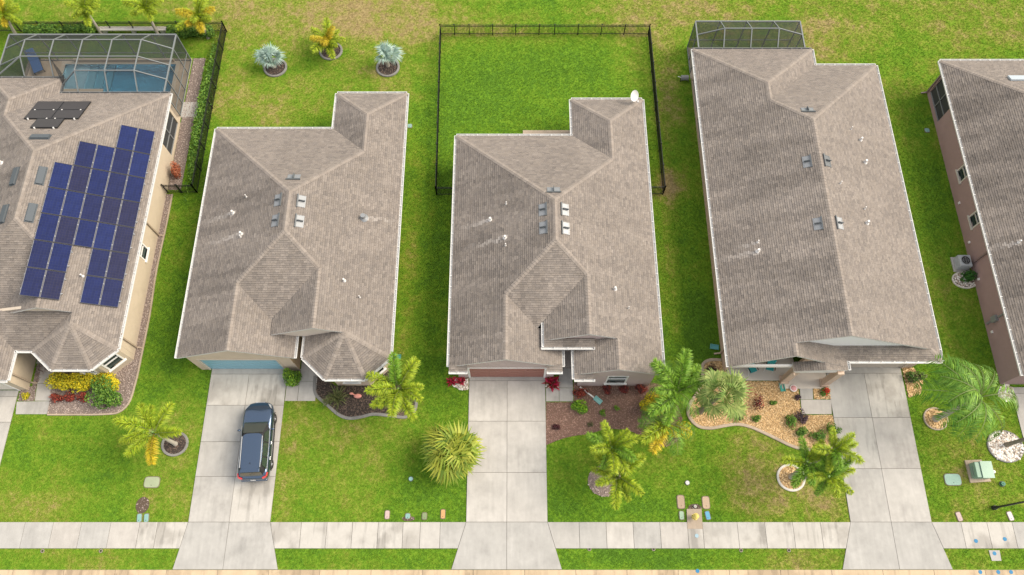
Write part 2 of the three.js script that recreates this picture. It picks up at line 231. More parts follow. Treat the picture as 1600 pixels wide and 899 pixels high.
// ------------------------------------------------------------------ garden beds with loose stones or bark
const stone = new THREE.IcosahedronGeometry(1, 0); stone.scale(1, 0.55, 0.8);
const chip = new THREE.BoxGeometry(2.2, 0.4, 0.6);
const GRAVEL = { tan: [[0.60, 0.41, 0.20], [0.53, 0.35, 0.17], [0.66, 0.49, 0.28], [0.46, 0.30, 0.14]], brown: [[0.30, 0.24, 0.21], [0.22, 0.17, 0.15], [0.38, 0.31, 0.27]], white: [[0.72, 0.68, 0.62], [0.60, 0.54, 0.46], [0.76, 0.74, 0.70], [0.42, 0.34, 0.27]], bark: [[0.10, 0.07, 0.055], [0.055, 0.042, 0.036], [0.17, 0.12, 0.09]], red: [[0.26, 0.15, 0.115], [0.19, 0.11, 0.085], [0.34, 0.22, 0.17]] };
function bed(label, pts, base, kind, o = {}) {
  const root = structure('garden_bed', slab(pts, -0.1, o.y ?? 0.03), base, label, 'garden bed'); at0.set(root, V(0, 0, 0)); noGrass(pts);
  const r = rng(900 + Math.round(pts[0][0] * 31 + pts[0][1] * 17)), xs = pts.map((p) => p[0]), zs = pts.map((p) => p[1]), x0 = Math.min(...xs), x1 = Math.max(...xs), z0 = Math.min(...zs), z1 = Math.max(...zs);
  const n = Math.round((x1 - x0) * (z1 - z0) * (o.per ?? 160)), list = [];
  for (let i = 0; i < n; i++) { const x = lerp(x0, x1, r()), z = lerp(z0, z1, r()); if (inside(pts, x, z) && !(o.not && o.not.some((q) => inside(q, x, z)))) list.push([x, z]); }
  const im = new THREE.InstancedMesh(kind === 'bark' || kind === 'red' ? chip : stone, mat([1, 1, 1], 0.9), list.length), mm = new THREE.Matrix4(), q = new THREE.Quaternion(), e = new THREE.Euler(), c = new THREE.Color();
  list.forEach(([x, z], i) => { const s = (o.size ?? 0.045) * (0.6 + 0.9 * r()); e.set((r() - 0.5) * 0.8, r() * 6.3, (r() - 0.5) * 0.8); mm.compose(V(x, (o.y ?? 0.03) + s * 0.2, z), q.setFromEuler(e), V(s, s, s)); im.setMatrixAt(i, mm); const k = GRAVEL[kind][Math.floor(r() * GRAVEL[kind].length)], f = 0.8 + 0.4 * r(); im.setColorAt(i, c.setRGB(k[0] * f, k[1] * f, k[2] * f)); });
  im.name = kind === 'bark' || kind === 'red' ? 'bark_chips' : 'gravel'; im.castShadow = im.receiveShadow = true; im.userData = { kind: 'stuff' }; root.add(im);
  if (o.edge) part('edging', ribbon(o.edgePts ?? [...pts, pts[0]], o.ew ?? 0.13, -0.05, o.eh ?? 0.09), o.edge, root);
  return root;
}
const ring = (x, z, rx, rz = rx, n = 28) => Array.from({ length: n }, (_, i) => [x + rx * Math.cos(i / n * 6.2832), z + rz * Math.sin(i / n * 6.2832)]);
{ // house with panels: brown gravel along its right wall and front
  const e = [[-24.6, -27.24], [-24.6, -24.85], [-24.67, -21.12], [-24.55, -18.05], [-24.57, -14.89], [-24.61, -13.27], [-24.83, -11.78], [-25.34, -11.24], [-26.34, -11.11], [-28.4, -11.09], [-29.88, -11.09]];
  const edge = smoothLoop(e, 5, false);
  bed('brown gravel bed along the wall of the house with panels', [[-25.3, e[0][1]], ...edge, [-30.08, -13.06], [-30.08, -14.14], [-28.4, -13.9], [-26, -13.9], [-25.3, -15]], M.brownGravel, 'brown', { edge: M.kerbTan, edgePts: edge, ew: 0.11, size: 0.04, per: 190 });
  bed('small brown gravel bed with a yellow tuft beside the far left walk', [[-32.06, -12.93], [-31.32, -12.97], [-31.35, -14.45], [-30.35, -14.45], [-31.07, -13.14], [-30.96, -11.99], [-31.99, -11.99]], M.brownGravel, 'brown', { size: 0.04, per: 190 });
  bed('long gravel strip inside the black fence by the screened pool', [[-25, -39.4], [-24.05, -39.4], [-24.05, -27.6], [-25, -27.6]], M.brownGravel, 'brown', { size: 0.04 });
}
bed('round mulch ring with grey edging around the lone front palm', ring(-21.37, -9.22, 0.78, 0.72), M.mulchBase, 'bark', { edge: M.kerbGrey, ew: 0.16 });
{
  const o = [[-12.93, -13.66], [-12.77, -12.46], [-12, -11.78], [-11.11, -11.07], [-10.48, -10.86], [-9.66, -10.95], [-9.06, -11.11], [-8.56, -11.11], [-7.61, -10.99], [-6.78, -10.95], [-6.31, -11.32], [-6.22, -11.99], [-6.66, -12.63]], e = smoothLoop(o, 5, false);
  bed('dark mulch bed curving round the octagonal front room', [...e, [-8.2, -14.1], [-9.3, -13.0], [-11.6, -13.0], [-12.6, -13.9]], M.mulchBase, 'bark', { edge: M.kerbGrey, edgePts: e, ew: 0.2, per: 230 });
}
{
  const o = [[2.15, -9.14], [3.09, -9.51], [3.87, -9.71], [4.93, -9.87], [5.88, -10.12], [6.95, -10.16], [7.55, -10.04], [8.15, -9.75], [8.69, -9.39], [9.2, -9.1], [9.97, -9.1], [10.52, -9.43], [10.84, -9.87], [10.92, -10.82], [10.42, -12.71]], e = smoothLoop(o, 5, false);
  bed('reddish brown mulch bed below the pink gable', [[2.22, -11.9], [4.02, -11.9], [4.02, -13.2], [9.3, -13.2], ...[...e].reverse()], M.redMulch, 'red', { size: 0.035, per: 260 });
}
bed('small brown gravel corner beside the turquoise garage door', [[-14.72, -14.1], [-13.92, -14.1], [-13.92, -13.22], [-14.72, -13.22]], M.brownGravel, 'brown', { size: 0.04 });
bed('white stone patch left of the dark red garage door', [[-3.95, -13.5], [-2.85, -13.5], [-2.85, -12.75], [-3.3, -12.7], [-3.9, -13.0]], M.whiteBase, 'white', { size: 0.06, per: 220 });
bed('white stone patch between the garage and its narrow walk', [[2.22, -13.4], [3.04, -13.4], [3.04, -12.87], [2.22, -12.87]], M.whiteBase, 'white', { size: 0.05, per: 260 });
bed('patch of pale mulch under the twin front palms', ring(5.77, -6.92, 1.05, 0.95), M.brownGravel, 'brown', { per: 170 });
bed('small mulch patch under the bushy fan palm', ring(-3.54, -8.34, 0.8, 0.9), M.redMulch, 'red');
{
  const o = [[13.84, -14.75], [13.12, -14.75], [12.63, -14.49], [12.52, -13.79], [12.17, -12.71], [11.5, -11.78], [11.33, -11.2], [11.49, -10.74], [11.95, -10.33], [12.67, -10.22], [13.59, -10.37], [14.42, -10.47], [15.14, -10.33], [15.99, -9.96], [16.87, -9.51], [17.78, -9.06], [18.48, -8.88], [19.41, -8.86], [20.38, -9.1], [20.63, -9.63]], e = smoothLoop(o, 5, false);
  bed('large tan gravel bed below the porch with teal chairs', [...e, [20.62, -11.07], [18.6, -11.05], [18.67, -13.01], [18.3, -13.3], [14.5, -13.3], [13.9, -14.2]], M.tanBase, 'tan', { edge: M.kerbTan, edgePts: e, ew: 0.2, size: 0.036, per: 420 });
}
bed('small square tan gravel bed with red flowers beside the L walk', [[19.67, -12.97], [20.75, -12.97], [20.66, -12.12], [19.58, -12.12]], M.tanBase, 'tan', { size: 0.05, per: 260 });
bed('round tan gravel ring with white edging under the palm trio', ring(17.39, -7.12, 0.82, 0.78), M.tanBase, 'tan', { edge: M.kerbWhite, ew: 0.15, size: 0.05, per: 240 });
bed('tan gravel patch at the corner of the right garage', [[25.7, -14.2], [26.5, -14.2], [26.9, -13.3], [26.6, -12.5], [25.75, -12.2]], M.tanBase, 'tan', { size: 0.05 });
bed('round tan gravel bed below the large leaning palm', ring(27.19, -10.82, 0.74, 0.7), M.tanBase, 'tan', { edge: M.kerbTan, ew: 0.1, size: 0.05, per: 230 });
bed('oval ring of white rocks around a pale palm trunk', ring(31.23, -9.06, 1.1, 0.98), M.whiteBase, 'white', { edge: M.kerbGrey, ew: 0.1, size: 0.075, per: 180 });
bed('white rock patch beside the right edge driveway', [[31.71, -12.89], [32.27, -13.1], [32.63, -12.89], [32.49, -11.99], [31.99, -11.99], [31.57, -12.29]], M.whiteBase, 'white', { size: 0.07, per: 180 });
bed('stone edged planting ring beside the air conditioner', ring(31.27, -20.5, 0.85, 0.6), M.brownGravel, 'white', { edge: M.kerbWhite, ew: 0.1, size: 0.06, per: 150 });
for (const [x, z, l] of [[-18.47, -38.5, 'round mulch ring under the left silver palm'], [-14.28, -40.11, 'round mulch ring under the yellow palm'], [-9.69, -38.5, 'round mulch ring under the right silver palm']]) bed(l, ring(x, z, 0.84, 0.82), M.mulchBase, 'bark', { edge: M.kerbGrey, ew: 0.17, eh: 0.12 });
// ------------------------------------------------------------------ houses
const S = 0.43, EV = 3.0;
const planeOf = (a, b, c) => { const n = b.clone().sub(a).cross(c.clone().sub(a)); return (x, z) => a.y - (n.x * (x - a.x) + n.z * (z - a.z)) / n.y; };
function clipHalf(poly, nx, nz, d) {                   // keeps nx*x + nz*z >= d
  const out = []; for (let i = 0; i < poly.length; i++) { const a = poly[i], b = poly[(i + 1) % poly.length], da = nx * a[0] + nz * a[1] - d, db = nx * b[0] + nz * b[1] - d; if (da >= 0) out.push(a); if ((da >= 0) !== (db >= 0)) { const t = da / (da - db); out.push([lerp(a[0], b[0], t), lerp(a[1], b[1], t)]); } } return out;
}
const shingleTones = [[0.224, 0.193, 0.167], [0.208, 0.179, 0.156], [0.242, 0.209, 0.180], [0.191, 0.166, 0.146], [0.228, 0.195, 0.166]];
M.shingle = mat([1.32, 1.32, 1.32], 0.95, { vertexColors: true, map: grainTex }); M.deck = mat([0.60, 0.57, 0.53], 0.7); M.cap = M.shingle;
// real overlapping tabs in staggered courses, each tab with its own tone, thickness and butt edge
function shingles(poly, Y, seed, o = {}) {
  const gx = Y(1, 0) - Y(0, 0), gz = Y(0, 1) - Y(0, 0), s = Math.hypot(gx, gz) || 1, ux = gx / s, uz = gz / s, ax = -uz, az = ux;   // u: up the slope, a: along the course
  const uu = poly.map((p) => p[0] * ux + p[1] * uz), aa = poly.map((p) => p[0] * ax + p[1] * az), u0 = Math.min(...uu), u1 = Math.max(...uu), a0 = Math.min(...aa), a1 = Math.max(...aa);
  const ex = 0.142 / Math.hypot(1, s), r = rng(seed), pos = [], col = [], uv = [], stain = o.stain ?? 0.3;
  let k = 0;
  for (let u = u0; u < u1 - 0.005; u += ex, k++) {
    const row = clipHalf(clipHalf(poly, ux, uz, u), -ux, -uz, -(u + ex + 0.012)); if (row.length < 3) continue;
    let a = a0 - r() * 0.34;
    while (a < a1) {
      const w = 0.19 + 0.13 * r(), q = clipHalf(clipHalf(row, ax, az, a + 0.004), -ax, -az, -(a + w - 0.004)); const am = a + w / 2; a += w; if (q.length < 3) continue;
      const t = shingleTones[Math.floor(r() * 5)], x = ax * am + ux * u, z = az * am + uz * u;
      let f = 0.90 + 0.20 * r(); f *= 1 - stain * 0.30 * sm(0.25, 0.75, fbm(am * 1.1 + seed, u * 0.22 + 3, 4, 61)) + 0.10 * (fbm(x * 0.5, z * 0.5, 2, 33) - 0.5); f *= (o.tone ?? 1) * (1 - stain * 0.20 * sm(0.5, 0.68, fbm(am * 3.6 + seed, u * 0.5, 3, 81)));
      let wash = 0; for (const [sx, sz, L, wd] of o.wash ?? []) { const du = sx * ux + sz * uz - u, da = sx * ax + sz * az - am + du * 0.09; if (du > -0.1 && du < L) wash = Math.max(wash, sm(wd ?? 0.22, 0.05, Math.abs(da)) * (1 - du / L) * (0.5 + 0.5 * r())); }
      const c = t.map((v, i) => lerp(v * f, [0.46, 0.42, 0.38][i], wash * 0.85)), th = 0.010 + 0.007 * r(), thick = r() < 0.35 ? 0.008 : 0;
      const P = q.map(([x, z]) => { const d = clamp((x * ux + z * uz - u) / ex); return [x, Y(x, z) + 0.004 + (th + thick) * (1 - 0.75 * d), z]; });
      const lift = ([x, z]) => { const d = clamp((x * ux + z * uz - u) / ex); return [x, Y(x, z) + 0.004 + (th + thick) * (1 - 0.75 * d), z]; };
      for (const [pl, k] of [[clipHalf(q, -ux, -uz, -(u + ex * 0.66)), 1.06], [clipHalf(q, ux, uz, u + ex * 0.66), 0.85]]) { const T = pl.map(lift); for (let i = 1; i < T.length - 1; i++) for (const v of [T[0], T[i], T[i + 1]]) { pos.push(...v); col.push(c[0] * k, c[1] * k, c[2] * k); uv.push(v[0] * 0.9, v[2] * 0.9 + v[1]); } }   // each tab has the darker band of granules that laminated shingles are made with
      for (let i = 0; i < P.length; i++) { const A = P[i], B = P[(i + 1) % P.length]; if (Math.abs(A[0] * ux + A[2] * uz - u) < 0.004 && Math.abs(B[0] * ux + B[2] * uz - u) < 0.004) { const lo = (p) => [p[0], p[1] - 0.03, p[2]]; for (const v of [A, B, lo(B), A, lo(B), lo(A)]) { pos.push(...v); col.push(c[0] * 0.9, c[1] * 0.9, c[2] * 0.9); uv.push(v[0], v[1]); } } }
    }
  }
  return flat(pos, col, uv);
}
function deckSlab(poly, Y, t = 0.15) {                 // roof board under the shingles, edges show as fascia and rake
  const tri = THREE.ShapeUtils.triangulateShape(poly.map(([x, z]) => new THREE.Vector2(x, z)), []), pos = [], top = (p) => [p[0], Y(p[0], p[1]) - 0.004, p[1]], bot = (p) => [p[0], Y(p[0], p[1]) - t, p[1]];
  for (const f of tri) { for (const i of f) pos.push(...top(poly[i])); for (const i of f) pos.push(...bot(poly[i])); }
  for (let i = 0; i < poly.length; i++) { const a = poly[i], b = poly[(i + 1) % poly.length]; pos.push(...top(a), ...top(b), ...bot(b), ...top(a), ...bot(b), ...bot(a)); }
  return flat(pos);
}
function ridgeCaps(a, b, YL, YR, seed) {               // folded caps lapped along a ridge or hip
  const d = b.clone().sub(a), L = d.length(), n = Math.max(1, Math.round(L / 0.21)), r = rng(seed), h = V(d.x, 0, d.z).normalize(), pos = [], col = [], uv = [], W = 0.15;
  for (let i = 0; i < n; i++) {
    const t = shingleTones[[0, 2, 4, 2, 4][Math.floor(r() * 5)]], f = 0.98 + 0.2 * r(), c = [t[0] * f, t[1] * f, t[2] * f], q = [];
    for (const [s, e] of [[i / n, 0.034], [(i + 1) / n + 0.05 / L, 0.014]]) { const p = a.clone().lerp(b, Math.min(1, s)); for (const w of [-W, 0, W]) { const x = p.x - h.z * w, z = p.z + h.x * w, y = w === 0 ? p.y : Math.min(YL(x, z), YR(x, z), p.y); q.push([x, y + e, z]); } }
    const [A, B, C, D, E2, F] = q, dn = (p) => [p[0], p[1] - 0.03, p[2]];
    for (const v of [A, B, E2, A, E2, D, B, C, F, B, F, E2, A, B, dn(B), A, dn(B), dn(A), B, C, dn(C), B, dn(C), dn(B), A, D, dn(D), A, dn(D), dn(A), C, F, dn(F), C, dn(F), dn(C)]) { pos.push(...v); col.push(...c); uv.push(v[0], v[2]); }
  }
  return flat(pos, col, uv);
}
function gutter(a, b, out) {                           // open trough with hangers; out: unit [x, z] away from the house
  const [ox, oz] = out, o = (p, k, y) => V(p.x + ox * k, p.y + y, p.z + oz * k), list = [bar(o(a, 0.065, -0.105), o(b, 0.065, -0.105), 0.13, 0.012), bar(o(a, 0.004, -0.06), o(b, 0.004, -0.06), 0.012, 0.1), bar(o(a, 0.14, -0.045), o(b, 0.14, -0.045), 0.03, 0.115)];
  const L = a.distanceTo(b), n = Math.max(1, Math.round(L / 0.75)); for (let i = 0; i <= n; i++) { const p = a.clone().lerp(b, clamp(i / n, 0.01 / L, 1 - 0.01 / L)); list.push(bar(o(p, 0.0, 0.005), o(p, 0.15, 0.005), 0.035, 0.02)); }
  return merge(list);
}
function house(label, x, z, wallMat) {
  const h = thing('house', label, 'house', x, z, 'single storey houses along the street'); const roof = sub('roof', h); let seed = Math.round(1000 + x * 37);
  const H = { h, roof, wallMat, faces: {},
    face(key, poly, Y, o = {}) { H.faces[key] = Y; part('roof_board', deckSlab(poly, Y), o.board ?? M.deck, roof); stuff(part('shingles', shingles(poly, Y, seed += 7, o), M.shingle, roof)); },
    ridge(a, b, k1, k2) { const f = H.faces[k1], g = H.faces[k2], A = V(a[0], f(...a), a[1]), B = V(b[0], f(...b), b[1]); part('ridge_caps', ridgeCaps(A, B, f, g, seed += 3), M.cap, roof); },
    gut(a, b, y, out, m = M.whiteMetal) { part('gutter', gutter(V(a[0], y, a[1]), V(b[0], y, b[1]), out), m, roof); },
    // wall from p to q, outer face to the right of the way walked when seen from above turned to +z; top: [[s, y], ...]
    wall(p, q, top, holes = [], m = wallMat, y0 = -0.1, name = 'wall') {
      const dx = q[0] - p[0], dz = q[1] - p[1], L = Math.hypot(dx, dz), sh = new THREE.Shape([[0, y0], [L, y0], ...[...top].reverse()].map((v) => new THREE.Vector2(clamp(v[0], 0.004, L - 0.004), v[1])));
      for (const [s0, s1, a, b] of holes) sh.holes.push(new THREE.Path([[s0, a], [s1, a], [s1, b], [s0, b]].map((v) => new THREE.Vector2(...v))));
      const g = new THREE.ExtrudeGeometry(sh, { depth: 0.18, bevelEnabled: false }); g.translate(0, 0, -0.18); g.applyMatrix4(new THREE.Matrix4().makeBasis(V(dx / L, 0, dz / L), V(0, 1, 0), V(-dz / L, 0, dx / L)).setPosition(p[0], 0, p[1]));
      return part(name, g, m, h);
    },
    // a window in the wall p-q: frame, sash bar, panes, sill
    window(p, q, s0, s1, y0, y1, o = {}) {
      const dx = q[0] - p[0], dz = q[1] - p[1], L = Math.hypot(dx, dz), mx = new THREE.Matrix4().makeBasis(V(dx / L, 0, dz / L), V(0, 1, 0), V(-dz / L, 0, dx / L)).setPosition(p[0], 0, p[1]), T = (g) => g.applyMatrix4(mx), w = sub('window', h), fm = o.frame ?? M.white, f = 0.07;
      part('frame', T(merge([box(s0 - f, s1 + f, y1 - 0.02, y1 + f, -0.14, 0.03), box(s0 - f, s0 + 0.02, y0, y1 - 0.02, -0.14, 0.03), box(s1 - 0.02, s1 + f, y0, y1 - 0.02, -0.14, 0.03), box(s0 + 0.02, s1 - 0.02, (y0 + y1) / 2 - 0.03, (y0 + y1) / 2 + 0.03, -0.13, -0.02)])), fm, w);
      part('pane', T(box(s0, s1, (y0 + y1) / 2, y1, -0.11, -0.09)), M.glass, w); part('pane', T(box(s0, s1, y0, (y0 + y1) / 2, -0.085, -0.065)), M.glass, w);
      part('sill', T(box(s0 - 0.14, s1 + 0.14, y0 - 0.09, y0, -0.14, 0.12)), o.sill ?? fm, w);
    },
    garageDoor(x0, x1, zf, top, m, trim = M.white) {
      const w = sub('garage_door', h); const n = 4, hh = top / n;
      for (let i = 0; i < n; i++) { const gl = [box(x0, x1, i * hh + 0.012, (i + 1) * hh - 0.006, zf - 0.08, zf - 0.04)]; for (let k = 0; k < 4; k++) { const a = lerp(x0, x1, (k + 0.06) / 4), b = lerp(x0, x1, (k + 0.94) / 4); gl.push(box(a, b, i * hh + 0.1, (i + 1) * hh - 0.1, zf - 0.045, zf - 0.028)); } part('door_panel', merge(gl), m, w); }
      part('door_trim', merge([box(x0 - 0.12, x1 + 0.12, top, top + 0.12, zf - 0.05, zf + 0.03), box(x0 - 0.12, x0, 0, top, zf - 0.05, zf + 0.03), box(x1, x1 + 0.12, 0, top, zf - 0.05, zf + 0.03)]), trim, w);
    },
    vent(x, z, Y, dark, wide = 0) {                    // twin curved hoods on a flange, set square to the slope
      const gx = Y(1, 0) - Y(0, 0), gz = Y(0, 1) - Y(0, 0), up = V(-gx, 1, -gz).normalize(), along = V(-gz, 0, gx).normalize(), gl = [box(-0.42, 0.42, 0, 0.02, -0.26, 0.26)], gd = [];
      for (const s of [-1, 1]) { const c = new THREE.CylinderGeometry(0.21, 0.21, 0.36, 14, 1, false, -Math.PI / 2, Math.PI); c.rotateX(Math.PI / 2); c.scale(0.9, 0.75, 1.05); c.translate(s * 0.205, 0.03, 0); gl.push(c); }
      gd.push(box(-0.47, 0.47, 0.0, 0.09, -0.30, -0.22), box(-0.02, 0.02, 0.02, 0.19, -0.2, 0.2));
      const mx = new THREE.Matrix4().makeBasis(along, up, along.clone().cross(up)).setPosition(x, Y(x, z) + 0.02, z), g = merge(gl).applyMatrix4(mx), d = merge(gd).applyMatrix4(mx);
      part('roof_vent', g, dark ? M.ventDark : M.ventMetal, roof); part('vent_opening', d, M.ventDark, roof);
    },
    flatVent(x, z, Y) { const gx = Y(1, 0) - Y(0, 0), gz = Y(0, 1) - Y(0, 0), up = V(-gx, 1, -gz).normalize(), along = V(-gz, 0, gx).normalize(); const g = merge([box(-0.62, 0.62, 0, 0.12, -0.2, 0.2), box(-0.68, 0.68, 0, 0.02, -0.27, 0.27)]).applyMatrix4(new THREE.Matrix4().makeBasis(along, up, along.clone().cross(up)).setPosition(x, Y(x, z) + 0.02, z)); part('ridge_vent_box', g, M.slate, roof); },
    pipe(x, z, Y, r = 0.06, hh = 0.32, m = M.pipe) { const y = Y(x, z); part('vent_pipe', merge([rod(V(x, y - 0.05, z), V(x, y + hh, z), r, r, 10), rod(V(x, y, z), V(x, y + hh * 0.4, z), r * 2, r * 1.1, 10)]), m, roof); },
    spout(x, z, dx, dz, y = 2.75) { part('downspout', merge([box(x - 0.045, x + 0.045, 0.1, y, z - 0.045, z + 0.045), bar(V(x, 0.12, z), V(x + dx * 0.4, 0.05, z + dz * 0.4), 0.09, 0.08), bar(V(x, y, z), V(x + dx * 0.38, y + 0.16, z + dz * 0.38), 0.09, 0.09)]), o_spout, h); },
  };
  return H;
}
let o_spout = M.white; M.slate = mat([0.075, 0.088, 0.098], 0.6);
const side = (xe, s) => (x) => EV + S * (xe - x) * s;
// back half shared by the plans: hip end with a narrow wing stepped out behind it
function backWing(H, q) {                              // q: xl, xr, zb, xw0, xw1 (wing), zw
  const { xl, xr, zb } = q, xm = (xl + xr) / 2, za = zb + (xr - xl) / 2, L = (x) => EV + S * (x - xl), R = (x) => EV + S * (xr - x), B = (x, z) => EV + S * (z - zb);
  return { xm, za, L, R, B, hm: EV + S * (xr - xl) / 2 };
}
// front hip falling between a garage gable and an entry gable
function frontPlan(H, q, b) {
  const { xl, xr, zfr, xge, xe, zgf, zef } = q, { xm, hm } = b, xg = (xl + xge) / 2, hg = EV + S * (xg - xl), he = EV + S * (xr - xe);
  const zg = zfr + (xm - xg), ze = zfr + (xe - xm), F = (x, z) => hm - S * (z - zfr), GRp = (x) => EV + S * (xge - x), EL = (x) => he - S * (xe - x);
  const A = (hm - EV) / S + zfr - xge, Bc = (hm - he) / S + xe + zfr, xv = (Bc - A) / 2, zv = A + xv, xel = q.xel, zel = Bc - xel;
  return { xg, hg, he, zg, ze, F, GRp, EL, xv, zv, xel, zel };
}
const stucco = (r, g, b) => mat([r, g, b], 0.9, { map: stuccoTex, bumpMap: grainBump, bumpScale: 0.004 });

// ---- second and third houses: wing at back right
function wingRightHouse(H, q) {
  const b = backWing(H, q), { xl, xr, zb, xw, zw, zgf, zef, xge, xe } = q, { xm, za, L, R, B, hm } = b, f = frontPlan(H, q, b), xwr = (xw + xr) / 2, dw = (xr - xw) / 2;
  const WL = (x) => EV + S * (x - xw), WB = (x, z) => EV + S * (z - zw);
  H.face('L', [[xl, zb], [xm, za], [xm, q.zfr], [f.xg, f.zg], [f.xg, zgf], [xl, zgf]], L, { stain: 0.75, wash: q.washL });
  H.face('B', [[xl, zb], [xw, zb], [xwr, zb + dw], [xm, za]], B, { stain: 0.25 });
  H.face('WL', [[xw, zb], [xw, zw], [xwr, zw + dw], [xwr, zb + dw]], WL, { stain: 0.6 });
  H.face('WB', [[xw, zw], [xr, zw], [xwr, zw + dw]], WB, { stain: 0.2 });
  H.face('R', [[xr, zw], [xwr, zw + dw], [xwr, zb + dw], [xm, za], [xm, q.zfr], [xe, f.ze], [xe, zef], ...q.rFront], R, { stain: 0.35, wash: q.washR });
  H.face('F', [[xm, q.zfr], [f.xg, f.zg], [f.xv, f.zv], [xe, f.ze]], f.F, { stain: 0.5 });
  H.face('G', [[f.xg, f.zg], [f.xv, f.zv], [xge, f.zv], [xge, zgf], [f.xg, zgf]], f.GRp, { stain: 0.3 });
  H.face('E', [[xe, f.ze], [xe, zef], [f.xel, zef], [f.xel, f.zel]], f.EL, { stain: 0.6 });
  H.ridge([xl, zb], [xm, za], 'L', 'B'); H.ridge([xm, za], [xm, q.zfr], 'L', 'R'); H.ridge([xwr, zb + dw], [xm, za], 'R', 'B'); H.ridge([xw, zw], [xwr, zw + dw], 'WL', 'WB'); H.ridge([xr, zw], [xwr, zw + dw], 'R', 'WB'); H.ridge([xwr, zw + dw], [xwr, zb + dw], 'WL', 'R');
  H.ridge([f.xg, f.zg], [xm, q.zfr], 'L', 'F'); H.ridge([xe, f.ze], [xm, q.zfr], 'R', 'F'); H.ridge([f.xg, zgf], [f.xg, f.zg], 'L', 'G'); H.ridge([xe, zef], [xe, f.ze], 'R', 'E');
  H.gut([xl, zb], [xl, zgf], EV, [-1, 0]); H.gut([xl, zb], [xw, zb], EV, [0, -1]); H.gut([xw, zb], [xw, zw], EV, [-1, 0]); H.gut([xw, zw], [xr, zw], EV, [0, -1]); H.gut([xr, zw], [xr, q.rEnd], EV, [1, 0]); H.gut([xge, f.zv + 0.3], [xge, zgf], EV, [1, 0]);
  const o = 0.42, top = EV + S * o - 0.16;
  H.wall([xl + o, zb + o], [xl + o, zgf + 0.0 - 0.12], [[0, top], [Math.abs(zgf - 0.12 - zb - o), top]]);
  H.wall([xr - o, q.rEnd - 0.2], [xr - o, zw + o], [[0, top], [Math.abs(zw + o - q.rEnd + 0.2), top]]);
  H.wall([xr - o, zw + o], [xw + o, zw + o], [[0, top], [xr - xw - 2 * o, top]]); H.wall([xw + o, zw + o], [xw + o, zb + o], [[0, top], [zb - zw, top]]); H.wall([xw + o, zb + o], [xl + o, zb + o], [[0, top], [xw - xl, top]]);
  noGrass([[xl + o, zb + o], [xw + o, zb + o], [xw + o, zw + o], [xr - o, zw + o], [xr - o, q.rEnd], [xl + o, q.rEnd - 1]]);
  return { ...b, ...f };
}
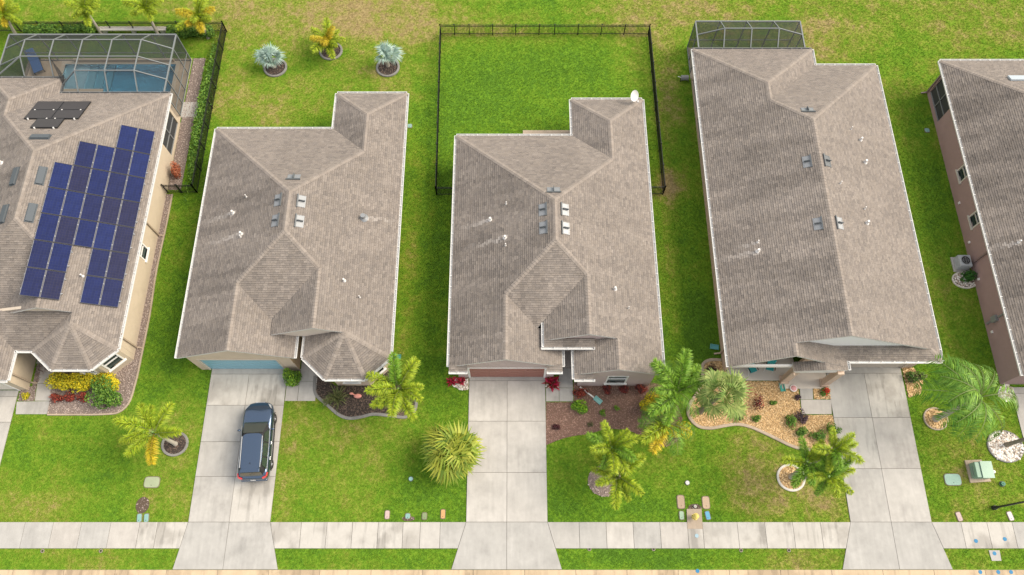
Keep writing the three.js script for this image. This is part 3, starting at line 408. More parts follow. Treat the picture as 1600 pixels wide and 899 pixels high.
{ // the house with the turquoise garage door
  const H = house('house with turquoise garage door and octagonal front room', -14.2, -22.5, stucco(0.66, 0.53, 0.40));
  const q = { xl: -20.84, xr: -7.58, zb: -30.82, xw: -12.6, zw: -33.85, zfr: -21.4, xge: -13.56, xe: -12.07, zgf: -13.97, zef: -15.26, xel: -14.95, rEnd: -14.0, rFront: [[-10.35, -15.26], [-7.58, -14.0]], washL: [[-18.3, -23.55, 2.6], [-17.39, -21.81, 2.9]], washR: [[-9.74, -23.26, 2.5, 0.16]] };
  const r = wingRightHouse(H, q), A = V(-10.32, 4.18, -15.28), P = [[-13.0, -15.6], [-13.0, -14.0], [-11.52, -12.64], [-9.04, -12.64], [-7.58, -14.0]].map(([x, z]) => V(x, 3, z));
  const K = V(-10.32, 4.18, -15.9);
  const pl = (k, a, b, c, poly, o) => H.face(k, poly, planeOf(a, b, c), o);
  pl('O1', P[0], P[1], A, [[-13, -15.9], [-13, -14], [A.x, A.z], [A.x, -15.9]], { stain: 0.7 });
  for (let i = 1; i < 4; i++) pl('O' + (i + 1), P[i], P[i + 1], A, [[P[i].x, P[i].z], [P[i + 1].x, P[i + 1].z], [A.x, A.z]], { stain: 0.5 });
  for (let i = 1; i < 4; i++) H.ridge([P[i].x, P[i].z], [A.x, A.z], 'O' + i, 'O' + (i + 1)); H.ridge([P[4].x, P[4].z], [A.x, A.z], 'R', 'O4');
  const gd = (a, b) => { const d = b.clone().sub(a).normalize(); H.gut([a.x, a.z], [b.x, b.z], 3, [-d.z, d.x]); }; for (let i = 0; i < 4; i++) gd(P[i], P[i + 1]);
  // gable ends
  const L0 = -20.42, zf = -14.1;
  H.wall([L0, zf], [-13.98, zf], [[0, 3.02], [-17.2 - L0, 4.4], [-13.98 - L0, 3.02]], [[-19.82 - L0, -14.92 - L0, -0.05, 2.25]]); H.garageDoor(-19.8, -14.94, zf, 2.2, mat([0.22, 0.42, 0.50], 0.45), M.cream);
  H.wall([-13.98, zf], [-13.98, -19], [[0, 3.0], [4.9, 3.0]], [], mat([0.50, 0.36, 0.22], 0.9));
  H.wall([-14.95, -15.4], [-10.2, -15.4], [[0, 3.5], [2.88, 4.74], [4.75, 3.95]], [], stucco(0.70, 0.60, 0.50), 3.0);
  const W = [[-12.6, -15.6], [-12.6, -14.17], [-11.35, -13.02], [-9.21, -13.02], [-8.0, -14.15]];
  for (let i = 0; i < 4; i++) { const L = Math.hypot(W[i + 1][0] - W[i][0], W[i + 1][1] - W[i][1]), win = i > 0; H.wall(W[i], W[i + 1], [[0, 3.0], [L, 3.0]], win ? [[L / 2 - 0.45, L / 2 + 0.45, 0.9, 2.2]] : []); if (win) H.window(W[i], W[i + 1], L / 2 - 0.45, L / 2 + 0.45, 0.9, 2.2); }
  H.wall([-14, -17.5], [-12.6, -17.5], [[0, 3.0], [1.4, 3.0]], [[0.25, 1.15, 0, 2.1]]); { const d = sub('front_door', H.h); part('door_leaf', box(-13.75, -12.85, 0.05, 2.1, -17.6, -17.55), mat([0.05, 0.03, 0.02], 0.5), d); part('door_handle', box(-13.0, -12.94, 0.98, 1.1, -17.55, -17.49), M.bronze, d); }
  const f = H.faces;
  for (const [x, z] of [[-14.97, -23.71], [-14.96, -22.24]]) H.vent(x, z, f.L); for (const [x, z] of [[-13.45, -23.62], [-13.42, -22.2]]) H.vent(x, z, f.R); H.vent(-14.22, -25.56, f.B);
  for (const [x, z, R] of [[-18.3, -23.55, 0.07], [-17.39, -21.81, 0.07], [-17.43, -24.53, 0.035], [-17.4, -21.59, 0.035]]) H.pipe(x, z, f.L, R); H.pipe(-9.74, -23.26, f.R, 0.16, 0.4, M.ventMetal); H.pipe(-10.55, -18.64, f.R, 0.06); H.pipe(-9.58, -17.68, f.R, 0.03);
  H.spout(-11.75, -13.5, -0.3, 0.3); H.spout(-7.9, -14.4, 0.9, 0.2);
}
{ // the pink gabled house with the dark red garage door
  const H = house('pink stucco house with dark red garage door and dish', 2.7, -22.5, stucco(0.54, 0.43, 0.40));
  const q = { xl: -3.9, xr: 9.34, zb: -30.25, xw: 4.25, zw: -33.32, zfr: -20.78, xge: 3.12, xe: 4.67, zgf: -13.42, zef: -14.85, xel: 1.97, rEnd: -12.87, rFront: [[6.46, -14.85], [6.46, -12.87], [9.34, -12.87]], washL: [[-1.42, -23.05, 2.4], [-0.45, -21.54, 2.9]], washR: [] };
  wingRightHouse(H, q);
  H.face('BL', [[6.46, -15.4], [6.46, -12.87], [3.83, -12.87], [3.83, -15.4]], (x) => 4.238 - S * (6.46 - x), { stain: 0.7 }); H.ridge([6.46, -12.87], [6.46, -14.85], 'R', 'BL');
  H.gut([3.83, -15.2], [3.83, -12.6], 3.1, [-1, 0]); H.gut([3.83, -12.6], [5.1, -12.6], 3.05, [0, 1]);
  H.face('pent', [[1.97, -14.45], [5.1, -14.45], [5.1, -14.92], [1.97, -14.92]], (x, z) => 3.72 + S * (-14.45 - z), { stain: 0.9 }); H.gut([1.8, -14.45], [5.1, -14.45], 3.72, [0, 1]); H.gut([1.97, -16.0], [1.97, -14.45], 3.8, [-1, 0]);
  for (const [a, b, y] of [[-3.9, -2.75, 3.0], [2.15, 3.12, 3.0]]) { H.face('ret' + a, [[a, -13.1], [b, -13.1], [b, -13.5], [a, -13.5]], (x, z) => y + S * (-13.1 - z), { stain: 0.4 }); H.gut([a, -13.1], [b, -13.1], y, [0, 1]); }
  { const a = 3.83; H.face('retb', [[a, -12.6], [5.0, -12.6], [5.0, -12.95], [a, -12.95]], (x, z) => 3.05 + S * (-12.6 - z), { stain: 0.4 }); }
  const L0 = -3.48, zf = -13.55;
  H.wall([L0, zf], [2.7, zf], [[0, 3.02], [-0.39 - L0, 4.36], [2.7 - L0, 3.02]], [[-2.72 - L0, 2.08 - L0, -0.05, 2.25]]); H.garageDoor(-2.7, 2.06, zf, 2.2, mat([0.30, 0.13, 0.10], 0.5));
  H.wall([2.7, zf], [2.7, -19], [[0, 3.0], [5.4, 3.0]]);
  H.wall([2.0, -14.98], [6.6, -14.98], [[0, 3.68], [2.67, 4.83], [4.6, 3.99]], [], H.wallMat, 3.0);
  H.wall([4.25, -13.0], [8.92, -13.0], [[0, 3.1], [2.21, 4.06], [4.67, 3.0]], [[1.8, 3.0, 0.75, 2.3]]); H.window([4.25, -13.0], [8.92, -13.0], 1.8, 3.0, 0.75, 2.3);
  H.wall([4.25, -16.5], [4.25, -13.0], [[0, 3.05], [3.5, 3.05]]); H.wall([2.7, -16.5], [4.25, -16.5], [[0, 3.2], [1.55, 3.2]], [[0.3, 1.2, 0, 2.1]]); { const d = sub('front_door', H.h); part('door_leaf', box(3.0, 3.9, 0.05, 2.1, -16.62, -16.56), mat([0.06, 0.03, 0.025], 0.5), d); part('door_handle', box(3.75, 3.81, 0.98, 1.1, -16.56, -16.5), M.bronze, d); }
  structure('patio', slab([[0.82, -32.72], [4.52, -32.72], [4.6, -29.7], [0.81, -32.04]], -0.1, 0.04), M.kerbTan, 'small tan patio slab behind the pink house', 'patio');
  const f = H.faces;
  for (const [x, z] of [[1.95, -23.02], [1.97, -21.74]]) H.vent(x, z, f.L); for (const [x, z] of [[3.37, -23], [3.38, -21.68]]) H.vent(x, z, f.R); H.vent(2.68, -24.48, f.B);
  for (const [x, z, R] of [[-1.42, -23.05, 0.07], [-0.45, -21.54, 0.07], [-0.38, -23.98, 0.035], [-0.41, -20.99, 0.035]]) H.pipe(x, z, f.L, R); H.pipe(6.46, -18.09, f.R, 0.07); H.pipe(7.28, -16.94, f.R, 0.03);
}
{ // the tan house with porch
  const H = house('tan house with white gable and teal chairs on porch', 20, -25.5, stucco(0.52, 0.40, 0.29)), xl = 13.41, xr = 26.68, xm = 20.045, xw = 22.2, z1 = -37.8, z2 = -36.34, zf = -14.46, mw = (xl + xw) / 2, dw = (xw - xl) / 2, za = z2 + (xr - xl) / 2;
  const L = (x) => EV + S * (x - xl), R = (x) => EV + S * (xr - x), B1 = (x, z) => EV + S * (z - z1), B2 = (x, z) => EV + S * (z - z2), WR = (x) => EV + S * (xw - x), xp = 17.12, hp = L(xp), PR = (x) => hp - S * (x - xp), PF = (x, z) => EV + S * (-13.78 - z);
  H.face('L', [[xl, z1], [mw, z1 + dw], [mw, z2 + dw], [xm, za], [xm, zf], [xp, zf], [xp, -13.62], [xl, -13.4]], L, { stain: 0.8, tone: 1.1, wash: [[15.86, -21.43, 1.6, 0.14], [15.8, -20.8, 2.6]] });
  H.face('B1', [[xl, z1], [xw, z1], [mw, z1 + dw]], B1, { stain: 0.2 }); H.face('WR', [[xw, z1], [xw, z2], [mw, z2 + dw], [mw, z1 + dw]], WR, { stain: 0.2 }); H.face('B2', [[xw, z2], [xr, z2], [xm, za], [mw, z2 + dw]], B2, { stain: 0.2 });
  H.face('R', [[xr, z2], [xm, za], [xm, zf], [25.99, zf], [xr, -13.78]], R, { stain: 0.25 });
  H.face('PR', [[xp, -14.7], [xp, -13.62], [20.75, -13.35], [20.75, -13.78], [19.9, -14.7]], PR, { stain: 0.5 }); H.face('PF', [[20.75, -13.78], [xr, -13.78], [25.99, -14.47], [25.75, -14.7], [19.9, -14.7]], PF, { stain: 0.6 });
  H.face('N', [[19.1, -13.6], [19.1, -12.98], [17.42, -13.12], [17.42, -13.72]], (x) => PR(19.1) - 0.03 - S * (19.1 - x), { stain: 0.7 }); H.face('N2', [[19.1, -13.6], [19.1, -12.98], [20.75, -13.2], [20.75, -13.6]], (x) => PR(x) - 0.03, { stain: 0.5 });
  H.ridge([xl, z1], [mw, z1 + dw], 'L', 'B1'); H.ridge([xw, z1], [mw, z1 + dw], 'WR', 'B1'); H.ridge([mw, z1 + dw], [mw, z2 + dw], 'L', 'WR'); H.ridge([mw, z2 + dw], [xm, za], 'L', 'B2'); H.ridge([xr, z2], [xm, za], 'R', 'B2'); H.ridge([xm, zf], [xm, za], 'L', 'R'); H.ridge([xp, -13.62], [xp, -14.46], 'L', 'PR'); H.ridge([xr, -13.78], [25.99, -14.47], 'R', 'PF');
  H.gut([xl, z1], [xl, -13.4], EV, [-1, 0]); H.gut([xl, z1], [xw, z1], EV, [0, -1], M.bronze); H.gut([xw, z1], [xw, z2], EV, [1, 0]); H.gut([xw, z2], [xr, z2], EV, [0, -1]); H.gut([xr, z2], [xr, -13.78], EV, [1, 0]); H.gut([20.8, -13.78], [xr, -13.78], EV, [0, 1]); H.gut([20.8, -13.75], [20.8, -13.2], EV, [1, 0]);
  const wx = 13.88, o = 0.42, top = 3.02;
  // left wall: two screened lanai openings towards the back
  const lz = [-37.0, -34.0, -33.4, -31.2]; H.wall([wx, -37.38], [wx, -14.0], [[0, top], [23.38, top]], [[lz[0] + 37.38, lz[1] + 37.38, 0.35, 2.6], [lz[2] + 37.38, lz[3] + 37.38, 0.35, 2.6]]);
  M.lanai = mat([0.035, 0.037, 0.038], 0.8); for (const [a, b] of [[lz[0], lz[1]], [lz[2], lz[3]]]) { const w = sub('lanai_screen', H.h); part('screen', box(wx + 0.1, wx + 0.11, 0.35, 2.6, a, b), M.lanai, w); part('screen_frame', merge([box(wx + 0.05, wx + 0.09, 0.35, 0.42, a, b), box(wx + 0.05, wx + 0.09, 1.2, 1.26, a, b), box(wx + 0.05, wx + 0.09, 2.52, 2.6, a, b)]), M.bronze, w); }
  H.wall([xr - o, -14.2], [xr - o, z2 + o], [[0, top], [-14.2 - z2 - o, top]]); H.wall([xr - o, z2 + o], [xw - o, z2 + o], [[0, top], [xr - xw, top]]); H.wall([xw - o, z2 + o], [xw - o, z1 + o], [[0, top], [1.46, top]]); H.wall([xw - o, z1 + o], [wx, z1 + o], [[0, top], [xw - o - wx, top]]);
  H.wall([17.5, zf - 0.2], [25.6, zf - 0.2], [[0, 4.55], [2.545, 5.66], [8.1, 3.3]], [], mat([0.80, 0.79, 0.77], 0.6), 3.2, 'gable_wall');
  H.wall([18.6, -14.2], [xr - o, -14.2], [[0, 3.05], [xr - o - 18.6, 3.05]], [[2.2, 7.0, -0.05, 2.25]], stucco(0.58, 0.45, 0.34)); H.garageDoor(20.82, 25.58, -14.2, 2.2, mat([0.46, 0.40, 0.33], 0.5), mat([0.5, 0.42, 0.34], 0.7));
  H.wall([wx, -15.6], [18.6, -15.6], [[0, 3.05], [4.72, 3.05]], [[0.7, 2.0, 0.9, 2.2], [3.5, 4.4, 0, 2.1]]); H.window([wx, -15.6], [18.6, -15.6], 0.7, 2.0, 0.9, 2.2); { const d = sub('front_door', H.h); part('door_leaf', box(wx + 3.5, wx + 4.4, 0.05, 2.1, -15.72, -15.66), mat([0.12, 0.06, 0.03], 0.5), d); part('door_handle', box(wx + 4.25, wx + 4.31, 0.98, 1.1, -15.66, -15.6), M.bronze, d); }
  part('porch_floor', slab([[wx, -15.6], [18.6, -15.6], [18.6, -14.25], [20.6, -14.25], [20.6, -12.8], [17.6, -12.8], [17.6, -13.35], [wx + 0.35, -13.35]], -0.1, 0.08), mat([0.66, 0.60, 0.52], 0.7, { map: stuccoTex }), H.h);
  for (const [x, z] of [[17.75, -13.35], [20.35, -13.15]]) { part('porch_post', merge([box(x - 0.2, x + 0.2, 0, 2.9, z - 0.2, z + 0.2), box(x - 0.26, x + 0.26, 0, 0.3, z - 0.26, z + 0.26)]), stucco(0.60, 0.46, 0.35), H.h); }
  part('porch_beam', merge([box(13.6, 17.6, 2.6, 2.84, -13.62, -13.48), box(17.5, 20.6, 2.62, 2.86, -13.28, -13.14)]), M.white, H.h);
  noGrass([[13.88, -37.4], [21.8, -37.4], [21.8, -35.9], [26.26, -35.9], [26.26, -14], [13.88, -13.4]]);
  const f = H.faces; H.vent(19.96, -30.68, f.B2); H.vent(19.28, -26.56, f.L); H.vent(19.29, -22.01, f.L); H.vent(20.57, -26.55, f.R, true); H.vent(20.64, -22.02, f.R);
  for (const [x, z, r] of [[23.11, -29.75, 0.03], [23.77, -29.07, 0.07], [23.76, -27.29, 0.08], [21.29, -25.05, 0.035], [22.89, -23.55, 0.035], [22.87, -22.52, 0.08]]) H.pipe(x, z, f.R, r); H.pipe(15.86, -21.43, f.L, 0.04); H.pipe(15.8, -20.8, f.L, 0.075);
  o_spout = mat([0.42, 0.33, 0.25], 0.6); H.spout(13.8, -15.2, -1, 0.05); H.spout(17.52, -13.2, -0.3, 0.9); o_spout = M.white;
}
{ // the dusky house at the right edge
  const H = house('dusky mauve brown house cut by the right edge', 38.1, -24.8, stucco(0.38, 0.262, 0.245)), xl = 31.5, xr = 44.76, xm = 38.13, zb = -36.75, zf = -12.85, za = zb + 6.63, L = (x) => EV + S * (x - xl), R = (x) => EV + S * (xr - x), B = (x, z) => EV + S * (z - zb);
  H.face('L', [[xl, zb], [xm, za], [xm, zf], [xl, zf]], L, { stain: 0.85, tone: 0.95, wash: [[33.02, -21.62, 2.4]] }); H.face('B', [[xl, zb], [xr, zb], [xm, za]], B, { stain: 0.2 }); H.face('R', [[xr, zb], [xm, za], [xm, zf], [xr, zf]], R);
  H.ridge([xl, zb], [xm, za], 'L', 'B'); H.ridge([xr, zb], [xm, za], 'R', 'B'); H.ridge([xm, zf], [xm, za], 'L', 'R'); H.gut([xl, zb], [xl, zf], EV, [-1, 0]); H.gut([xl, zb], [xr, zb], EV, [0, -1]);
  const wx = 31.9, w0 = -36.2, p = [wx, w0], q = [wx, -13.1], s = (z) => z - w0;
  const wz = [[-28.45, -27.55], [-24.75, -23.9]];
  H.wall(p, q, [[0, 3.02], [s(-13.1), 3.02]], [[0.25, 3.0, 0.35, 2.7], ...wz.map(([a, b]) => [s(a), s(b), 1.25, 2.35])]);
  for (const [a, b] of wz) H.window(p, q, s(a), s(b), 1.25, 2.35, { frame: mat([0.55, 0.52, 0.46], 0.6) });
  const sc = sub('lanai_screen', H.h); part('screen', box(wx + 0.1, wx + 0.11, 0.35, 2.7, w0 + 0.25, w0 + 3.0), M.lanai, sc); part('screen_frame', merge([box(wx + 0.04, wx + 0.09, 0.35, 0.43, w0 + 0.25, w0 + 3), box(wx + 0.04, wx + 0.09, 1.15, 1.21, w0 + 0.25, w0 + 3), box(wx + 0.04, wx + 0.09, 0.43, 2.7, w0 + 1.6, w0 + 1.66)]), M.bronze, sc);
  H.wall([44.3, w0], [wx, w0], [[0, 3.02], [12.4, 3.02]]); H.wall([wx, -13.1], [44.3, -13.1], [[0, 3.02], [6.2, 5.6], [12.4, 3.02]], [[2.0, 7.0, -0.05, 2.25]]); H.garageDoor(33.9, 38.9, -13.1, 2.2, mat([0.4, 0.35, 0.32], 0.5));
  part('skylight', merge([box(35.3, 37.0, 0, 0.12, -0.28, 0.28)]).applyMatrix4(new THREE.Matrix4().makeRotationX(-Math.atan(S)).setPosition(0, B(36, -34.3) + 0.03, -34.3)), mat([0.42, 0.47, 0.50], 0.2), H.roof);
  H.pipe(33.02, -21.62, H.faces.L, 0.05);
  o_spout = mat([0.22, 0.16, 0.15], 0.6); H.spout(31.82, -21.6, -1, 0.05); H.spout(31.82, -36.1, -1, 0); o_spout = M.white;
  part('meter_box', merge([box(31.7, 31.9, 1.0, 1.5, -17.4, -17.0), box(31.78, 31.9, 0.3, 1.0, -17.25, -17.15), box(31.78, 31.9, 1.6, 2.4, -17.24, -17.16)]), M.ventMetal, H.h);
  for (const z of [-26.3, -23.2, -20.4, -16.6]) part('wall_vent', box(31.82, 31.9, 0.5, 0.65, z, z + 0.15), M.white, H.h);
  noGrass([[wx, w0], [44.3, w0], [44.3, -13], [wx, -13]]);
}
{ // the house with the solar panels
  const H = house('beige house with solar panels and screened pool, left edge', -31.3, -24, stucco(0.56, 0.47, 0.35)), xl = -37.9, xr = -24.65, zb = -33.85, xw = -32.65, zw = -35.2, b = backWing(H, { xl, xr, zb }), { xm, za, L, R, B } = b, mw = (xl + xw) / 2, dw = (xw - xl) / 2;
  const q = { xl, xr, zfr: -22.3, xge: -31.04, xe: -29.12, zgf: -12.55, zef: -16.6, xel: -32.2 }, f = frontPlan(H, q, b), WR = (x) => EV + S * (xw - x), WB = (x, z) => EV + S * (z - zw), A = V(-27.3, 4.14, -15.85);
  H.face('L', [[xl, zw], [mw, zw + dw], [mw, zb + dw], [xm, za], [xm, q.zfr], [f.xg, f.zg], [f.xg, q.zgf], [xl, q.zgf]], L, { stain: 0.8, wash: [[-34.01, -26.99, 3]] });
  H.face('WB', [[xl, zw], [xw, zw], [mw, zw + dw]], WB, { stain: 0.2 }); H.face('WR', [[xw, zw], [xw, zb], [mw, zb + dw], [mw, zw + dw]], WR, { stain: 0.2 }); H.face('B', [[xw, zb], [xr, zb], [xm, za], [mw, zb + dw]], B, { stain: 0.15 });
  H.face('R', [[xr, zb], [xm, za], [xm, q.zfr], [q.xe, f.ze], [q.xe, q.zef], [-27.3, q.zef], [-27.3, -15.85], [xr, -14.55]], R, { stain: 0.15 });
  H.face('F', [[xm, q.zfr], [f.xg, f.zg], [f.xv, f.zv], [q.xe, f.ze]], f.F); H.face('G', [[f.xg, f.zg], [f.xv, f.zv], [q.xge, f.zv], [q.xge, q.zgf], [f.xg, q.zgf]], f.GRp); H.face('E', [[q.xe, f.ze], [q.xe, q.zef], [f.xel, q.zef], [f.xel, f.zel]], f.EL);
  H.face('porch', [[-31.04, -14.46], [-29.93, -14.46], [-27.3, -16.75], [-33.2, -16.75]], (x, z) => EV + S * (-14.46 - z), { stain: 0.6 });
  const P = [[-29.93, -14.46], [-28.5, -13.26], [-26.04, -13.26], [-24.65, -14.55]].map(([x, z]) => V(x, 3, z));
  H.face('O0', [[-29.93, -14.46], [A.x, A.z], [A.x, -16.6]], planeOf(P[0], A, V(A.x, 4.14, -16.6)), { stain: 0.9 });
  for (let i = 0; i < 3; i++) H.face('O' + (i + 1), [[P[i].x, P[i].z], [P[i + 1].x, P[i + 1].z], [A.x, A.z]], planeOf(P[i], P[i + 1], A), { stain: 0.4 });
  for (let i = 0; i < 3; i++) H.ridge([P[i].x, P[i].z], [A.x, A.z], 'O' + i, 'O' + (i + 1)); H.ridge([xr, -14.55], [A.x, A.z], 'R', 'O3');
  H.ridge([xl, zw], [mw, zw + dw], 'L', 'WB'); H.ridge([xw, zw], [mw, zw + dw], 'WR', 'WB'); H.ridge([mw, zw + dw], [mw, zb + dw], 'L', 'WR'); H.ridge([mw, zb + dw], [xm, za], 'L', 'B'); H.ridge([xr, zb], [xm, za], 'R', 'B'); H.ridge([xm, za], [xm, q.zfr], 'L', 'R'); H.ridge([q.xe, f.ze], [xm, q.zfr], 'R', 'F'); H.ridge([q.xe, q.zef], [q.xe, f.ze], 'R', 'E');
  H.gut([xl, zw], [xw, zw], EV, [0, -1], M.bronze); H.gut([xw, zw], [xw, zb], EV, [1, 0], M.bronze); H.gut([xw, zb], [xr, zb], EV, [0, -1], M.bronze); H.gut([xr, zb], [xr, -14.55], EV, [1, 0]); H.gut([-31.04, -14.46], [-29.93, -14.46], EV, [0, 1]); H.gut([-31.04, -14.46], [-31.04, -12.55], EV, [1, 0]); H.gut([-33.5, -12.55], [-31.04, -12.55], EV, [0, 1]);
  for (let i = 0; i < 3; i++) { const d = P[i + 1].clone().sub(P[i]).normalize(); H.gut([P[i].x, P[i].z], [P[i + 1].x, P[i + 1].z], 3, [-d.z, d.x]); }
  const wx = -25.03, top = 3.02; const p0 = [wx, -15.1], p1 = [wx, -33.4];
  H.wall(p0, p1, [[0, top], [18.3, top]], [[6.4, 7.25, 1.1, 2.2], [15.2, 18.05, 0.3, 2.7]]); H.window(p0, p1, 6.4, 7.25, 1.1, 2.2); { const w = sub('lanai_screen', H.h); part('screen', box(wx - 0.11, wx - 0.1, 0.3, 2.7, -33.15, -30.3), M.lanai, w); part('screen_frame', merge([box(wx - 0.09, wx - 0.04, 0.3, 0.38, -33.15, -30.3), box(wx - 0.09, wx - 0.04, 0.38, 2.7, -31.7, -31.62), box(wx - 0.09, wx - 0.04, 1.1, 1.16, -33.15, -30.3)]), M.bronze, w); }
  const W = [[-29.55, -14.65], [-28.35, -13.65], [-26.2, -13.65], [wx, -14.75], [wx, -15.1]];
  for (let i = 0; i < 4; i++) { const len = Math.hypot(W[i + 1][0] - W[i][0], W[i + 1][1] - W[i][1]), win = i === 1 || i === 2; H.wall(W[i], W[i + 1], [[0, top], [len, top]], win ? [[len / 2 - 0.5, len / 2 + 0.5, 0.85, 2.2]] : []); if (win) H.window(W[i], W[i + 1], len / 2 - 0.5, len / 2 + 0.5, 0.85, 2.2); }
  H.wall([-29.55, -17.2], [-29.55, -14.65], [[0, top], [2.55, top]]); H.wall([-31.5, -17.2], [-29.55, -17.2], [[0, top], [1.95, top]], [[0.5, 1.4, 0, 2.1]]); { const d = sub('front_door', H.h); part('door_leaf', box(-31, -30.1, 0.05, 2.1, -17.35, -17.3), mat([0.1, 0.06, 0.04], 0.5), d); part('door_handle', box(-30.26, -30.2, 0.98, 1.1, -17.3, -17.24), M.bronze, d); }
  H.wall([-31.5, -12.7], [-31.5, -17.2], [[0, top], [4.5, top]]); H.wall([xl + 0.4, -12.7], [-31.5, -12.7], [[0, top], [3.0, 4.4], [6.0, top]], [[0.6, 5.4, -0.05, 2.25]]); H.garageDoor(-36.88, -32.12, -12.7, 2.2, mat([0.62, 0.58, 0.5], 0.5));
  H.wall([-34.2, -16.72], [-27.2, -16.72], [[0, 3.3], [5.08, 4.75], [7.0, 3.95]], [], stucco(0.66, 0.56, 0.44), 3.0);
  H.wall([wx, -33.4], [-33.05, -33.4], [[0, top], [8.02, top]]); H.wall([-33.05, -33.4], [-33.05, -34.8], [[0, top], [1.4, top]]); H.wall([-33.05, -34.8], [xl + 0.4, -34.8], [[0, top], [4.45, top]]);
  const F = H.faces; for (const [x, z] of [[-30.53, -25.5], [-30.53, -22.79]]) H.flatVent(x, z, F.R); for (const [x, z] of [[-32.31, -25.52], [-32.31, -22.76]]) H.flatVent(x, z, F.L); H.flatVent(-31.48, -28.63, F.B); H.pipe(-27.19, -19.03, F.R, 0.05); H.pipe(-34.01, -26.99, F.L, 0.08);
  o_spout = mat([0.34, 0.27, 0.20], 0.6); H.spout(-24.95, -23.9, 1, 0.05); H.spout(-24.95, -15.6, 1, 0.05); H.spout(-31.4, -13.2, 1, 0.1); o_spout = M.white;
  part('entry_floor', box(-31.4, -29.6, -0.1, 0.06, -17.2, -14.5), M.concrete[2], H.h);
  noGrass([[-37.5, -34.8], [-25, -34], [-25, -15], [-26.2, -13.6], [-31.5, -12.7], [-37.5, -12.7]]);
  // solar array: seven rows on the right slope
  const cols = 5, x0 = -30.0, cw = 1.003, z0 = -30.42, rh = 1.888, arr = thing('solar_array', 'large array of dark blue solar panels on the beige roof', 'solar array', -27.5, -23.8, undefined, 4), rowCols = [[3, 4], [1, 2, 3, 4], [0, 1, 2, 3, 4], [0, 1, 2, 3, 4], [0, 1, 2, 3, 4], [0, 1, 3, 4], [0, 1, 3, 4]];
  const k = Math.hypot(1, S), up = V(S, 1, 0).normalize(), ex = V(1, -S, 0).normalize(), rs = rng(5);
  const cellTex = tex(240, 400, (u, v, i, j) => { const ln = (i % 40 < 2 || j % 40 < 2) ? 1 : 0, fine = (i % 8 === 0) ? 0.3 : 0; const c = 0.9 + 0.3 * (hash2(i >> 2, j >> 2, 3) - 0.5) + 0.25 * (hash2(Math.floor(i / 40), Math.floor(j / 40), 8) - 0.5); return [0.012 * c + 0.02 * ln + 0.01 * fine, 0.017 * c + 0.02 * ln + 0.01 * fine, 0.072 * c + 0.01 * ln + 0.01 * fine]; });
  const tones = [[1.0, 1.0, 0.95], [1.35, 1.1, 0.8], [0.95, 1.15, 1.25], [0.85, 1.0, 1.1]].map((t) => phys(t, 0.3, { map: cellTex, clearcoat: 0.12, clearcoatRoughness: 0.1, specularIntensity: 0.35 })), frameM = mat([0.05, 0.052, 0.06], 0.4, { metalness: 0.4 }), railM = mat([0.15, 0.155, 0.17], 0.45);
  rowCols.forEach((cs, rI) => cs.forEach((c) => {
    const x = x0 + (c + 0.5) * cw, z = z0 + (rI + 0.5) * rh, w = cw * k - 0.03, l = rh - 0.03, mx = new THREE.Matrix4().makeBasis(ex, up, V(0, 0, 1)).setPosition(x, R(x) + 0.13, z), p = sub('solar_panel', arr);
    const tilt = 0;
    part('panel_frame', merge([box(-w / 2, w / 2, -0.02, 0.015, -l / 2, -l / 2 + 0.03), box(-w / 2, w / 2, -0.02, 0.015, l / 2 - 0.03, l / 2)]).applyMatrix4(mx), frameM, p);
    part('side_frame', merge([box(-w / 2, -w / 2 + 0.028, -0.02, 0.015, -l / 2 + 0.03, l / 2 - 0.03), box(w / 2 - 0.028, w / 2, -0.02, 0.015, -l / 2 + 0.03, l / 2 - 0.03)]).applyMatrix4(mx), railM, p);
    part('cell_sheet', box(-w / 2 + 0.03, w / 2 - 0.03, -0.01, 0.008, -l / 2 + 0.03, l / 2 - 0.03).applyMatrix4(mx), tones[Math.floor(rs() * 4)], p);
    part('clamp', merge([-1, 1].map((s) => box(w / 2 - 0.03, w / 2 + 0.05, -0.12, 0.035, s * l * 0.28 - 0.025, s * l * 0.28 + 0.025))).applyMatrix4(mx), M.ventMetal, p);
  }));
  for (const s of [0.25, 0.75]) rowCols.forEach((cs, rI) => { const runs = cs.length === 4 && cs[0] === 0 ? [[0, 1], [3, 4]] : [cs]; for (const q of runs) { const z = z0 + (rI + s) * rh, a = x0 + q[0] * cw - 0.06, e = x0 + (q[q.length - 1] + 1) * cw + 0.05; part('mounting_rail', bar(V(a, R(a) + 0.07, z), V(e, R(e) + 0.07, z), 0.05, 0.05), M.ventMetal, arr); } });
  const heat = thing('solar_heater', 'five matte black pool heating panels on the back roof slope', 'solar heater', -31.6, -31.2, undefined, 4), eb = V(0, S, 1).normalize(), ub = V(0, 1, -S).normalize();
  for (const [a, e, c, d] of [[-33.55, -31.69, -32.7, -31.685], [-31.67, -29.8, -32.7, -31.685], [-33.55, -31.69, -31.665, -30.66], [-31.67, -29.8, -31.665, -30.66], [-32.6, -30.75, -30.64, -29.62]]) { const x = (a + e) / 2, z = (c + d) / 2, w = e - a, l = (d - c) * k, mx = new THREE.Matrix4().makeBasis(V(1, 0, 0), ub, eb).setPosition(x, B(x, z) + 0.1, z), p = sub('heater_panel', heat); part('panel_frame', box(-w / 2, w / 2, -0.03, 0.03, -l / 2, l / 2).applyMatrix4(mx), M.black, p); part('absorber', box(-w / 2 + 0.04, w / 2 - 0.04, 0.03, 0.036, -l / 2 + 0.04, l / 2 - 0.04).applyMatrix4(mx), mat([0.055, 0.05, 0.05], 0.6, { map: grainTex }), p); part('bracket', merge([-0.35, 0.35].map((s) => box(s * w - 0.04, s * w + 0.04, -0.1, 0.05, l / 2 - 0.02, l / 2 + 0.06))).applyMatrix4(mx), M.white, p); }
}
